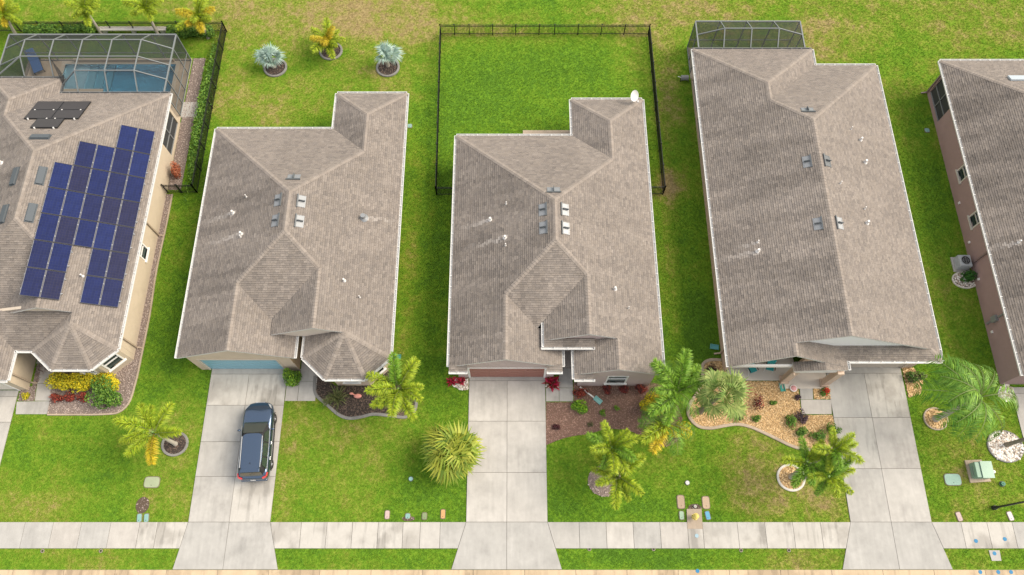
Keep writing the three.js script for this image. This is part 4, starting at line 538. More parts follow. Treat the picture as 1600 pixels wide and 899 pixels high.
// ------------------------------------------------------------------ swimming pool, deck and screen enclosures
M.screen = mat([0.03, 0.034, 0.035], 0.9, { transparent: true, opacity: 0.5, side: THREE.DoubleSide }); M.frameGrey = mat([0.17, 0.185, 0.185], 0.5);
{
  const deck = structure('pool_deck', slab([[-37.9, -39.35], [-25.1, -39.35], [-25.1, -33.35], [-33.2, -33.35], [-33.2, -34.75], [-37.9, -34.75]], -0.1, 0.06, [poolOutline]), mat([0.60, 0.50, 0.38], 0.85, { map: concreteTex }), 'tan stone deck around the swimming pool', 'pool deck'); noGrass([[-38, -39.5], [-25, -39.5], [-25, -33], [-38, -33]]);
  const pool = thing('swimming_pool', 'blue swimming pool under the screen enclosure', 'swimming pool', -30.5, -36.7), pl = mat([0.62, 0.88, 0.95], 0.6, { map: stuccoTex });
  part('raised_wall', box(-34.2, -26.4, -0.05, 0.38, -39.13, -38.97), mat([0.60, 0.50, 0.38], 0.8, { map: stuccoTex }), pool); const cop = []; for (let i = 0; i < poolOutline.length; i++) { const [ax, az] = poolOutline[i], [bx, bz] = poolOutline[(i + 1) % poolOutline.length]; cop.push(bar(V(ax, 0.075, az), V(bx, 0.075, bz), 0.3, 0.05)); cop.push(box(ax - 0.15, ax + 0.15, 0.05, 0.101, az - 0.15, az + 0.15)); }
  part('coping', merge(cop), mat([0.66, 0.58, 0.46], 0.8, { map: stuccoTex }), pool);
  part('basin', merge([slab(poolOutline, -1.7, -1.5), ...poolOutline.map(([ax, az], i) => { const [bx, bz] = poolOutline[(i + 1) % poolOutline.length]; return bar(V(ax, -0.82, az), V(bx, -0.82, bz), 0.1, 1.7); })]), pl, pool);
  part('shelf', box(-35.0, -33.2, -1.5, -0.35, -38.9, -36.35), mat([0.66, 0.84, 0.90], 0.6), pool);
  for (const [a, b, y] of [[-33.2, -32.6, -0.55], [-32.6, -32.0, -0.85], [-32.0, -31.5, -1.15]]) part('step', box(a, b, -1.5, y, -38.9, -36.35), pl, pool);
  part('water', slab(poolOutline.map(([x, z]) => [x + Math.sign(-30.5 - x) * 0.06, z + Math.sign(-36.8 - z) * 0.06]), -1.49, -0.06), phys([0.85, 0.95, 1], 0.03, { transmission: 1, thickness: 1.4, ior: 1.33, attenuationColor: new THREE.Color(0.40, 0.75, 0.92), attenuationDistance: 2.6 }), pool);
  // chaise longue
  const c = thing('chaise_longue', 'blue cushioned chaise longue beside the pool', 'lounge chair', -36.95, -38.5, undefined, 0.06), bl = mat([0.06, 0.15, 0.36], 0.8); c.rotation.y = 0.5;
  const bk = new RoundedBoxGeometry(0.72, 0.1, 0.85, 2, 0.04); bk.rotateX(0.7); bk.translate(0, 0.62, -0.82); local('backrest', bk, bl, c); const st = new RoundedBoxGeometry(0.72, 0.1, 1.25, 2, 0.04); st.translate(0, 0.36, 0.15); local('seat', st, bl, c);
  local('frame', merge([box(-0.38, -0.34, 0.26, 0.31, -0.9, 0.8), box(0.34, 0.38, 0.26, 0.31, -0.9, 0.8)]), M.darkMetal, c); for (const [x, z] of [[-0.36, -0.7], [0.36, -0.7], [-0.36, 0.65], [0.36, 0.65]]) local('leg', box(x - 0.025, x + 0.025, 0, 0.26, z - 0.025, z + 0.025), M.darkMetal, c);
}
function cage(t, beams, screens) {
  for (const [a, b, w] of beams) part('beam', bar(V(...a), V(...b), (w ?? 0.075) * 0.82, (w ?? 0.1) * 0.85), M.frameGrey, t);
  for (const q of screens) { const pos = []; for (let i = 1; i < q.length - 1; i++) pos.push(...q[0], ...q[i], ...q[i + 1]); part('screen_panel', flat(pos), M.screen, t); }
}
{
  const t = thing('pool_enclosure', 'grey framed screen enclosure over the blue pool', 'pool enclosure', -31.3, -36.5), e = 3.0, p = 4.0, xb = [-37.58, -35.5, -33.4, -31.3, -29.15, -27.03, -25.12], zb = -39.17, zp = -37.84, zm = -36.34, zf = -35.09, B = [], Sc = [];
  const he = (x) => x < -32.6 ? -35.34 : -33.99, zt = (x) => x < -32.6 ? zm : zf, b = (a, c, w) => B.push([a, c, w]);
  b([xb[0], e, zb], [xb[6], e, zb], 0.11); b([xb[1], p, zp], [xb[5], p, zp]); b([xb[1], p, zm], [xb[5], p, zm]); b([xb[3], p, zf], [xb[5], p, zf]); b([xb[6], e, zb], [xb[6], e, -33.99], 0.11); b([xb[0], e, zb], [xb[0], e, -35.3], 0.11);
  for (let i = 1; i < 6; i++) { const x = xb[i]; b([x, e, zb], [x, p, zp]); b([x, p, zp], [x, p, zt(x)], 0.09); b([x, p, zt(x)], [x, e + 0.02, he(x)], 0.09); }
  for (const z of [zp, zm, zf]) b([xb[5], p, z], [xb[6], e, z]); for (const z of [zp, zm]) b([xb[1], p, z], [xb[0], e, z]); b([xb[1], p, zm], [xb[0], e, -35.3]); b([-31.3, p, zf], [-32.55, e + 0.02, -34.6]);
  for (let i = 0; i < 7; i++) b([xb[i], 0.06, zb], [xb[i], e, zb], 0.08); for (const z of [zp, zm, zf, -34.0]) b([xb[6], 0.06, z], [xb[6], e, z], 0.08); b([xb[0], 0.06, -35.5], [xb[0], e, -35.5], 0.08); b([xb[0], 0.95, zb], [xb[6], 0.95, zb], 0.06); b([xb[6], 0.95, zb], [xb[6], 0.95, -33.99], 0.06); b([xb[0], 0.09, zb], [xb[6], 0.09, zb], 0.07); b([xb[6], 0.09, zb], [xb[6], 0.09, -33.99], 0.07);
  for (let i = 1; i < 5; i++) {
    const a = xb[i], c = xb[i + 1]; Sc.push([[a, e, zb], [c, e, zb], [c, p, zp], [a, p, zp]], [[a, p, zp], [c, p, zp], [c, p, zm], [a, p, zm]]);
    if (i >= 3) Sc.push([[a, p, zm], [c, p, zm], [c, p, zf], [a, p, zf]], [[a, p, zf], [c, p, zf], [c, e, he(c)], [a, e, he(a)]]);
    else if (i === 1) Sc.push([[a, p, zm], [c, p, zm], [c, e, -35.34], [a, e, -35.34]]); else Sc.push([[a, p, zm], [c, p, zm], [c, p, zf], [-32.55, e, -34.6], [-32.6, e, -35.34], [a, e, -35.34]]);
  }
  Sc.push([[xb[3], p, zf], [xb[3], e, -33.99], [-32.55, e, -34.0], [-32.55, e, -34.6]]);
  Sc.push([[xb[0], e, zb], [xb[1], e, zb], [xb[1], p, zp]], [[xb[0], e, zb], [xb[1], p, zp], [xb[0], e, zp]], [[xb[0], e, zp], [xb[1], p, zp], [xb[1], p, zm], [xb[0], e, zm]], [[xb[0], e, zm], [xb[1], p, zm], [xb[1], e, -35.34], [xb[0], e, -35.34]]);
  Sc.push([[xb[5], e, zb], [xb[6], e, zb], [xb[5], p, zp]], [[xb[6], e, zb], [xb[6], e, zp], [xb[5], p, zp]], [[xb[6], e, zp], [xb[6], e, zm], [xb[5], p, zm], [xb[5], p, zp]], [[xb[6], e, zm], [xb[6], e, zf], [xb[5], p, zf], [xb[5], p, zm]], [[xb[6], e, zf], [xb[6], e, -33.99], [xb[5], e, -33.99], [xb[5], p, zf]]);
  for (let i = 0; i < 6; i++) for (const [y0, y1] of [[0.1, 0.95], [0.95, e]]) Sc.push([[xb[i], y0, zb], [xb[i + 1], y0, zb], [xb[i + 1], y1, zb], [xb[i], y1, zb]]);
  const zz = [zb, zp, zm, zf, -34.0]; for (let i = 0; i < 4; i++) for (const [y0, y1] of [[0.1, 0.95], [0.95, e]]) Sc.push([[xb[6], y0, zz[i]], [xb[6], y0, zz[i + 1]], [xb[6], y1, zz[i + 1]], [xb[6], y1, zz[i]]]);
  Sc.push([[xb[0], 0.1, zb], [xb[0], 0.1, -35.3], [xb[0], e, -35.3], [xb[0], e, zb]]);
  cage(t, B, Sc);
}
{
  const t = thing('patio_enclosure', 'grey framed screen room behind the tan house', 'screen enclosure', 17.8, -39.2), e = 3.0, p = 3.8, xb = [13.84, 15.7, 17.7, 19.71, 21.72], zb = -40.42, zp = -39.05, zh = -37.96, B = [], Sc = [], b = (a, c, w) => B.push([a, c, w]);
  b([xb[0], e, zb], [xb[4], e, zb], 0.11); b([xb[0], e, zb], [xb[0], e, zh], 0.11); b([xb[4], e, zb], [xb[4], e, zh], 0.11); b([xb[1], p, zp], [xb[3], p, zp]);
  for (let i = 1; i < 4; i++) { b([xb[i], e, zb], [xb[i], p, zp]); b([xb[i], p, zp], [xb[i], e, zh], 0.09); } b([xb[1], p, zp], [xb[0], e, zp - 0.1]); b([xb[3], p, zp], [xb[4], e, zp - 0.1]);
  for (let i = 0; i < 5; i++) b([xb[i], 0.06, zb], [xb[i], e, zb], 0.08); for (const x of [xb[0], xb[4]]) { b([x, 0.06, -39.15], [x, e, -39.15], 0.08); b([x, 0.06, zh], [x, e, zh], 0.08); b([x, 0.1, zb], [x, 0.1, zh], 0.08); } b([xb[0], 0.95, zb], [xb[4], 0.95, zb], 0.06);
  for (let i = 1; i < 3; i++) Sc.push([[xb[i], e, zb], [xb[i + 1], e, zb], [xb[i + 1], p, zp], [xb[i], p, zp]], [[xb[i], p, zp], [xb[i + 1], p, zp], [xb[i + 1], e, zh], [xb[i], e, zh]]);
  for (const [o, i] of [[0, 1], [4, 3]]) Sc.push([[xb[o], e, zb], [xb[i], e, zb], [xb[i], p, zp]], [[xb[o], e, zb], [xb[i], p, zp], [xb[o], e, zp - 0.1]], [[xb[o], e, zp - 0.1], [xb[i], p, zp], [xb[i], e, zh], [xb[o], e, zh]]);
  for (let i = 0; i < 4; i++) Sc.push([[xb[i], 0.1, zb], [xb[i + 1], 0.1, zb], [xb[i + 1], e, zb], [xb[i], e, zb]]); for (const x of [xb[0], xb[4]]) Sc.push([[x, 0.1, zb], [x, 0.1, zh], [x, e, zh], [x, e, zb]]);
  cage(t, B, Sc); part('floor_slab', box(xb[0], xb[4], -0.1, 0.05, zb, -37.45), mat([0.30, 0.27, 0.23], 0.9, { map: concreteTex }), t); noGrass([[13.8, -40.45], [21.75, -40.45], [21.75, -37], [13.8, -37]]);
}
// ------------------------------------------------------------------ black picket fences
function fence(t, runs, H = 1.1) {
  for (const xs of runs) for (let i = 0; i < xs.length; i++) {
    const [x, z] = xs[i]; part('post', merge([box(x - 0.035, x + 0.035, -0.1, H + 0.06, z - 0.035, z + 0.035), box(x - 0.045, x + 0.045, H + 0.06, H + 0.085, z - 0.045, z + 0.045)]), M.black, t);
    if (!i) continue; const [px, pz] = xs[i - 1], L = Math.hypot(x - px, z - pz), dx = (x - px) / L, dz = (z - pz) / L, pk = [];
    for (const y of [0.12, H - 0.16, H]) part('rail', bar(V(px + dx * 0.04, y, pz + dz * 0.04), V(x - dx * 0.04, y, z - dz * 0.04), 0.03, 0.035), M.black, t);
    for (let s = 0.11; s < L - 0.06; s += 0.105) { const X = px + dx * s, Z = pz + dz * s; pk.push(box(X - 0.013, X + 0.013, 0.04, H - 0.02, Z - 0.013, Z + 0.013)); }
    stuff(part('pickets', merge(pk), M.black, t));
  }
}
const step = (a, b, n) => Array.from({ length: n + 1 }, (_, i) => [lerp(a[0], b[0], i / n), lerp(a[1], b[1], i / n)]);
{
  const t = thing('picket_fence', 'black metal picket fence around the bright green back yard', 'fence', 2.6, -34.5), zb = -41.75, xs = [687, 709, 732.5, 769, 806, 843, 867, 904.5, 941, 978, 1016].map((p) => lerp(-5.65, 10.82, (p - 687) / 329));
  fence(t, [xs.map((x) => [x, zb]), step([-5.65, zb], [-5.45, -27.2], 8), step([10.82, zb], [10.92, -27.25], 8), [[-5.45, -27.2], [-3.5, -27.2]], [[10.92, -27.25], [8.95, -27.25]]]);
  const u = thing('picket_fence', 'black metal picket fence beside the hedge around the pool', 'fence', -26, -35), g = thing('fence_gate', 'small black gate against the beige house wall', 'gate', -24.4, -27.4);
  fence(u, [step([-41, -42.05], [-22.78, -42.05], 10), step([-22.78, -42.05], [-22.82, -27.38], 8), [[-22.82, -27.38], [-23.9, -27.38]]]);
  fence(g, [[[-23.97, -27.38], [-24.93, -27.38]]]);
}
// ------------------------------------------------------------------ palms
function mixc(a, b, t) { return a.map((v, i) => lerp(v, b[i], t)); }
// a feather frond in its own frame: springs from the origin along +z, leaflets all round the rib
function featherFrond(o) {
  const r = rng(o.seed), pos = [], col = [], N = o.n ?? 58, L = o.len, pts = [], n = 14; let a = o.a0, y = 0, z = 0;
  for (let i = 0; i <= n; i++) { pts.push([y, z, a]); y += Math.sin(a) * L / n; z += Math.cos(a) * L / n; a -= o.droop / n; }
  const atT = (t) => { const f = clamp(t, 0, 0.999) * n, i = Math.floor(f), k = f - i; return [0, 1, 2].map((j) => lerp(pts[i][j], pts[i + 1][j], k)); };
  for (let i = 0; i < n; i++) { const rw = o.ribW ?? 0.02, w = rw * (1 - i / n) + 0.003, w2 = rw * (1 - (i + 1) / n) + 0.003, [y0, z0] = pts[i], [y1, z1] = pts[i + 1]; for (const v of [[-w, y0, z0], [w, y0, z0], [w2, y1, z1], [-w, y0, z0], [w2, y1, z1], [-w2, y1, z1], [0, y0 - w, z0], [0, y0 + w, z0], [0, y1 + w2, z1], [0, y0 - w, z0], [0, y1 + w2, z1], [0, y1 - w2, z1]]) { pos.push(...v); col.push(...o.rib); } }
  for (let i = 0; i < N; i++) for (const s of [-1, 1]) for (let k = 0; k < (o.plume ?? 2); k++) {
    const t = 0.14 + 0.86 * (i + r()) / N, [cy, cz, an] = atT(t), len = o.leaf * (0.35 + 0.75 * Math.sin(Math.PI * clamp(0.12 + 0.8 * t))) * (0.8 + 0.4 * r()), roll = (o.plume === 1 ? 0.15 : (r() - 0.5) * 3.4) + (o.sag ?? -0.1), fw = (o.fw ?? 0.75) + 0.35 * r() - 0.2 * t;
    const T = V(0, Math.sin(an), Math.cos(an)), U = V(0, Math.cos(an), -Math.sin(an)), D = V(s * Math.cos(roll), 0, 0).addScaledVector(U, Math.sin(roll)).addScaledVector(T, fw).normalize(), W = V(0, 0, 0).crossVectors(D, U).normalize().multiplyScalar((o.wid ?? 0.028) * (0.7 + 0.6 * r()));
    const P = V(0, cy, cz), mid = P.clone().addScaledVector(D, len * 0.5), tip = P.clone().addScaledVector(D, len).add(V(0, -len * (0.18 + 0.25 * r()), 0)), c = mixc(o.c1, o.c2, clamp(r() * 0.8 + (o.tipYellow ?? 0) * t * r())), f = 0.68 + 0.7 * r(), q = c.map((v) => v * f);
    for (const v of [P, mid.clone().add(W), mid.clone().sub(W), mid.clone().add(W), tip, mid.clone().sub(W)]) { pos.push(v.x, v.y, v.z); col.push(...q); }
  }
  return flat(pos, col);
}
function fanLeaf(o) {                                  // petiole and a pleated fan of blades
  const r = rng(o.seed), pos = [], col = [], L = o.stalk, n = o.n ?? 26, R = o.rad, tri = (a, b, c, q) => { for (const v of [a, b, c]) { pos.push(v.x, v.y, v.z); col.push(...q); } };
  const w = 0.018, base = V(0, Math.sin(o.a0) * L, Math.cos(o.a0) * L), q0 = o.rib; tri(V(-w, 0, 0), V(w, 0, 0), base.clone().add(V(w, 0, 0)), q0); tri(V(-w, 0, 0), base.clone().add(V(w, 0, 0)), base.clone().add(V(-w, 0, 0)), q0);
  const tilt = o.a0 - 0.5;
  for (let i = 0; i < n; i++) {
    const th = (o.arc ?? 2.1) * lerp(-1, 1, (i + 0.5) / n) + (r() - 0.5) * 0.06, len = R * (0.72 + 0.28 * Math.cos(th * 0.55)) * (0.85 + 0.25 * r()), D = V(Math.sin(th), 0, Math.cos(th)), cup = 0.18 * R;
    const up = V(0, Math.cos(tilt), -Math.sin(tilt)), F = V(0, Math.sin(tilt), Math.cos(tilt)), dir = V(D.x, 0, 0).addScaledVector(F, D.z), sid = V(Math.cos(th), 0, 0).addScaledVector(F, -Math.sin(th)), ww = R * 2.1 / n * (o.slim ?? 0.8);
    const m = base.clone().addScaledVector(dir, len * 0.55).addScaledVector(up, cup * 0.5 + (i % 2 ? 0.012 : -0.012)), tip = base.clone().addScaledVector(dir, len).addScaledVector(up, -0.12 * len * r()).add(V(0, -0.22 * len * (0.4 + r()), 0)), f = 0.78 + 0.44 * r(), q = mixc(o.c1, o.c2, r()).map((v) => v * f);
    tri(base, m.clone().addScaledVector(sid, ww), m.clone().addScaledVector(sid, -ww), q); tri(m.clone().addScaledVector(sid, ww), tip, m.clone().addScaledVector(sid, -ww), q);
  }
  return flat(pos, col);
}
const G1 = { c1: [0.16, 0.29, 0.012], c2: [0.40, 0.46, 0.025], rib: [0.30, 0.34, 0.12] }, G2 = { c1: [0.09, 0.23, 0.014], c2: [0.22, 0.36, 0.03], rib: [0.22, 0.28, 0.1] }, GY = { c1: [0.36, 0.36, 0.02], c2: [0.55, 0.40, 0.02], rib: [0.45, 0.32, 0.06] };
const foxtail = { lime: [], deep: [], gold: [] };
for (let v = 0; v < 4; v++) for (const [k, g] of [['lime', G1], ['deep', G2], ['gold', GY]]) foxtail[k].push(featherFrond({ seed: 40 + v * 7 + k.length, len: 1, n: 70, leaf: 0.215, fw: 0.38, a0: 0.5 + 0.1 * v, droop: 0.85 + 0.2 * v, wid: 0.010, plume: 3, tipYellow: 0.5, ...g }));
const longFrond = [0, 1, 2].map((v) => featherFrond({ seed: 80 + v, len: 1, n: 42, leaf: 0.25, fw: 0.55, ribW: 0.009, a0: 0.85, droop: 2.0 + 0.4 * v, wid: 0.0085, plume: 1, sag: -0.35, c1: [0.08, 0.21, 0.018], c2: [0.22, 0.36, 0.04], rib: [0.26, 0.32, 0.12] }));
const fans = { green: [], silver: [], bush: [] };
for (let v = 0; v < 3; v++) { fans.green.push(fanLeaf({ seed: 120 + v, stalk: 0.75, rad: 0.72, a0: 0.6, n: 20, slim: 0.55, c1: [0.13, 0.23, 0.04], c2: [0.33, 0.39, 0.11], rib: [0.3, 0.32, 0.15] })); fans.silver.push(fanLeaf({ seed: 140 + v, stalk: 0.5, rad: 0.62, a0: 0.75, n: 24, slim: 0.7, c1: [0.22, 0.34, 0.29], c2: [0.36, 0.46, 0.40], rib: [0.45, 0.5, 0.4] })); fans.bush.push(fanLeaf({ seed: 160 + v, stalk: 0.4, rad: 0.66, a0: 0.7, arc: 1.15, n: 13, slim: 0.36, c1: [0.14, 0.24, 0.025], c2: [0.42, 0.43, 0.05], rib: [0.25, 0.28, 0.1] })); }
function palm(label, x, z, o) {
  const t = thing(o.name ?? 'palm_tree', label, 'palm tree', x, z, o.group), r = rng(o.seed), h = o.h, top = V(o.lx ?? 0, h, o.lz ?? 0);
  const curve = new THREE.QuadraticBezierCurve3(V(0, -0.1, 0), V(top.x * 0.35, h * 0.5, top.z * 0.35), top), n = 10, g = new THREE.TubeGeometry(curve, n, 1, 10), p = g.attributes.position;
  for (let i = 0; i <= n; i++) { const c = curve.getPoint(i / n), R = lerp(o.r0 ?? 0.14, o.r1 ?? 0.085, Math.min(1, i / n * 1.3)) * (1 + (i === 0 ? 0.35 : 0)); for (let k = 0; k <= 10; k++) { const q = i * 11 + k; p.setXYZ(q, c.x + (p.getX(q) - c.x) * R, c.y + (p.getY(q) - c.y) * R, c.z + (p.getZ(q) - c.z) * R); } } g.computeVertexNormals(); local('trunk', g, o.bark ?? M.barkPale, t);
  if (o.shaft) local('crown_shaft', rod(top.clone().add(V(0, -0.35, 0)), top.clone().add(V(0, 0.3, 0)), 0.1, 0.06, 10), M.shaft, t);
  const crown = new THREE.Group(); crown.name = 'crown'; crown.position.copy(top); t.add(crown);
  for (let i = 0; i < o.n; i++) {
    const kind = o.pick ? o.pick(i, r) : o.geo, geo = kind[Math.floor(r() * kind.length)], m = local(o.leafName ?? 'frond', geo, M.frond, crown), az = o.az ? o.az[i] + (r() - 0.5) * 0.1 : i * 2.39996 + (r() - 0.5) * 0.4, e = o.el ? lerp(o.el[0], o.el[1], (i + 0.5) / o.n) + (r() - 0.5) * (o.jit ?? 0.2) : 0, s = o.len * (1 - (o.vary ?? 0.34) * (0.6 - r()));
    m.rotation.order = 'YXZ'; m.rotation.set(-e, az, (r() - 0.5) * (o.roll ?? 0.5)); m.scale.setScalar(s);
  }
  return t;
}
// azimuth: 0 towards the street (+z), positive to the right (+x)
const FR = 'feathery palms in the front yards', BK = 'palms behind the pool fence';
palm('lone lime green palm leaning over its mulch ring', -21.33, -9.22, { seed: 1, h: 2.7, lx: -0.2, lz: -0.15, n: 8, len: 2.15, shaft: 1, group: FR, el: [0.25, -0.1], az: [-1.75, 1.55, -0.75, 0.15, 2.75, -2.55, -1.2, 3.4], pick: (i) => i === 3 ? foxtail.gold : foxtail.lime });
palm('tall lime palm beside the octagonal front room', -6.88, -11.91, { seed: 2, h: 3.2, n: 11, len: 2.1, shaft: 1, group: FR, el: [0.45, -0.15], pick: (i, r) => r() < 0.3 ? foxtail.deep : foxtail.lime });
palm('rear palm of the pair with mulch at its foot', 5.86, -7.9, { seed: 3, h: 2.9, lx: 0.05, lz: -0.5, n: 9, len: 1.9, shaft: 1, group: FR, el: [0.6, 0.0], pick: (i, r) => r() < 0.4 ? foxtail.deep : foxtail.lime });
palm('front palm of the pair with mulch at its foot', 6.09, -6.88, { seed: 4, h: 2.3, lx: 0.18, n: 8, len: 2.0, shaft: 1, group: FR, el: [0.3, -0.15], az: [-1.2, 0.9, 2.2, -0.1, -2.4, 2.8, 0.4, -1.8], geo: foxtail.lime });
palm('large palm standing over the yellow croton shrubs', 9.92, -11.61, { seed: 5, h: 3.6, n: 10, len: 2.5, group: FR, el: [0.6, -0.2], az: [-1.4, -2.4, 2.9, -0.9, 0.6, 1.9, -1.9, -0.4, 2.4, 3.4, -1.15], pick: (i, r) => r() < 0.55 ? longFrond : foxtail.deep });
palm('lower palm in front of the yellow croton shrubs', 9.38, -9.96, { seed: 6, h: 2.6, n: 8, len: 2.3, group: FR, el: [0.5, -0.15], az: [-1.5, -1.0, -0.5, 0.3, 2.5, -2.2, 1.2, -1.8], pick: (i, r) => i === 2 ? foxtail.gold : r() < 0.4 ? foxtail.lime : longFrond });
palm('leaning fan palm in the tan gravel', 12.12, -11.32, { seed: 7, h: 4.3, lx: 0.3, n: 18, len: 1.3, roll: 1.4, jit: 0.5, r0: 0.2, r1: 0.15, el: [1.1, -0.75], geo: fans.green, leafName: 'fan_leaf', bark: M.bark });
palm('left palm of the trio over the white edged ring', 17.39, -7.15, { seed: 8, h: 3.6, lx: -0.3, lz: -0.3, n: 7, len: 1.7, shaft: 1, group: FR, el: [0.4, -0.15], pick: (i, r) => r() < 0.4 ? foxtail.deep : foxtail.lime });
palm('rear palm of the trio over the white edged ring', 17.48, -7.23, { seed: 9, h: 4.4, lx: 0.95, lz: -0.75, n: 7, len: 1.6, shaft: 1, group: FR, el: [0.5, -0.1], pick: (i, r) => r() < 0.25 ? foxtail.deep : foxtail.lime });
palm('front right palm of the trio over the white edged ring', 17.5, -7.08, { seed: 10, h: 3.9, lx: 0.6, lz: 0.5, n: 7, len: 1.6, shaft: 1, group: FR, el: [0.4, -0.2], pick: (i, r) => r() < 0.3 ? foxtail.deep : foxtail.lime });
palm('large weeping palm between the right hand houses', 27.19, -10.82, { seed: 11, h: 4.5, lx: 0.15, lz: -0.2, n: 13, len: 3.5, roll: 1.4, group: FR, el: [0.7, -0.2], az: [-1.5, -1.95, -2.6, -0.85, -0.3, 3.0, -2.25, -1.1, 1.6, -0.6, 2.5, -1.75, 0.6], geo: longFrond, r0: 0.2, r1: 0.13 });
palm('pale trunked palm rising from the white rocks', 31.29, -9.14, { seed: 12, h: 5.4, n: 10, len: 1.6, shaft: 1, group: FR, el: [0.7, 0], geo: foxtail.lime, bark: M.bark });
palm('bushy spiky fan palm beside the central driveway', -3.59, -8.5, { seed: 13, h: 1.2, n: 72, len: 1.95, roll: 1.2, jit: 0.9, vary: 0.6, el: [1.35, -0.45], geo: fans.bush, leafName: 'fan_leaf', bark: M.bark });
const back = [[24, 53, 2.3, 1.15, 'leftmost'], [157, 53, 2.3, 1.05, 'second from left'], [247, 55, 2.4, 1.05, 'third from left'], [326, 58, 2.2, 1.15, 'rightmost']];
palm('leftmost yellow green palm behind the pool fence', -39.56, -41.75, { seed: 21, h: 2.0, lx: 0.5, n: 12, len: 1.7, group: BK, el: [0.7, -0.1], pick: (i, r) => r() < 0.3 ? foxtail.gold : foxtail.lime });
palm('second palm from the left behind the pool fence', -32.74, -41.82, { seed: 22, h: 2.2, lx: -0.15, lz: -0.4, n: 10, len: 1.6, group: BK, el: [0.7, -0.1], geo: foxtail.lime });
palm('third palm from the left behind the pool fence', -28.18, -41.69, { seed: 23, h: 2.3, lz: -0.4, n: 10, len: 1.6, group: BK, el: [0.7, -0.1], geo: foxtail.lime });
palm('rightmost yellow palm behind the pool fence corner', -24.16, -41.44, { seed: 24, h: 2.0, lx: 0.1, n: 11, len: 1.7, group: BK, el: [0.8, 0], pick: (i, r) => r() < 0.2 ? foxtail.gold : foxtail.lime });
palm('left silver fan palm on the dry back lawn', -18.58, -38.56, { name: 'silver_palm', seed: 31, h: 0.6, n: 8, len: 1.35, el: [1.2, -0.1], geo: fans.silver, leafName: 'fan_leaf', group: 'silver palms on the back lawn', r0: 0.16, r1: 0.14 });
palm('right silver fan palm on the dry back lawn', -9.7, -38.68, { name: 'silver_palm', seed: 33, h: 0.8, n: 7, len: 1.4, el: [1.3, -0.1], geo: fans.silver, leafName: 'fan_leaf', group: 'silver palms on the back lawn', r0: 0.16, r1: 0.14 });
palm('golden yellow palm between the two silver palms', -14.27, -39.99, { seed: 32, h: 0.9, n: 10, len: 1.8, el: [0.8, 0.0], pick: (i, r) => r() < 0.6 ? foxtail.gold : foxtail.lime });

// ------------------------------------------------------------------ shrubs: stems and many small leaves through the crown's volume
function foliage(o) {
  const r = rng(o.seed), pos = [], col = [], n = o.n;
  const lobes = Array.from({ length: o.lobes ?? 7 }, () => { const a = r() * 6.283, d = Math.sqrt(r()) * 0.62; if (o.row) return [(r() * 1.76 - 0.88) * o.rx, (0.35 + 0.35 * r()) * o.h, (r() * 0.9 - 0.45) * o.rz, 0.36 + 0.2 * r()]; return [Math.cos(a) * d * o.rx, (0.30 + 0.42 * r()) * o.h, Math.sin(a) * d * o.rz, 0.36 + 0.22 * r()]; });
  for (let i = 0; i < n; i++) {
    const l = lobes[Math.floor(r() * lobes.length)]; let dx, dy, dz; do { dx = r() * 2 - 1; dy = r() * 2 - 1; dz = r() * 2 - 1; } while (dx * dx + dy * dy + dz * dz > 1); const q = Math.sqrt(dx * dx + dy * dy + dz * dz) || 1, k = (0.55 + 0.45 * q) / q;
    const P = V(l[0] + dx * k * l[3] * (o.row ? Math.min(o.rx, 1) : o.rx), Math.max(0.04, l[1] + dy * k * l[3] * o.h), l[2] + dz * k * l[3] * o.rz), N = V(dx, dy + 0.6, dz).normalize().add(V(r() - 0.5, r() - 0.5, r() - 0.5).multiplyScalar(1.2)).normalize(), T = V(r() - 0.5, r() - 0.5, r() - 0.5).cross(N).normalize(), B = N.clone().cross(T), s = o.leaf * (0.6 + 0.8 * r()), w = s * (o.aspect ?? 0.45), f = 0.75 + 0.5 * r(), c = o.cols[Math.floor(r() * o.cols.length)].map((v) => v * f);
    const a = P.clone().addScaledVector(T, -s), b = P.clone().addScaledVector(B, w), d = P.clone().addScaledVector(T, s).addScaledVector(N, -s * 0.3), e = P.clone().addScaledVector(B, -w); for (const v of [a, b, d, a, d, e]) { pos.push(v.x, v.y, v.z); col.push(...c); }
  }
  return flat(pos, col);
}
function stems(o) { const r = rng(o.seed + 5), l = []; for (let i = 0; i < 5; i++) { const a = r() * 6.28; l.push(rod(V(0, -0.05, 0), V(Math.cos(a) * o.rx * 0.45, o.h * 0.6, Math.sin(a) * o.rz * 0.45), 0.02, 0.008, 5)); } return merge(l); }
function shrub(label, x, z, o, name = 'shrub', cat = 'shrub', group) { const t = thing(name, label, cat, x, z, group); local('foliage', foliage(o), M.leaf, t); local('stems', stems(o), M.bark, t); return t; }
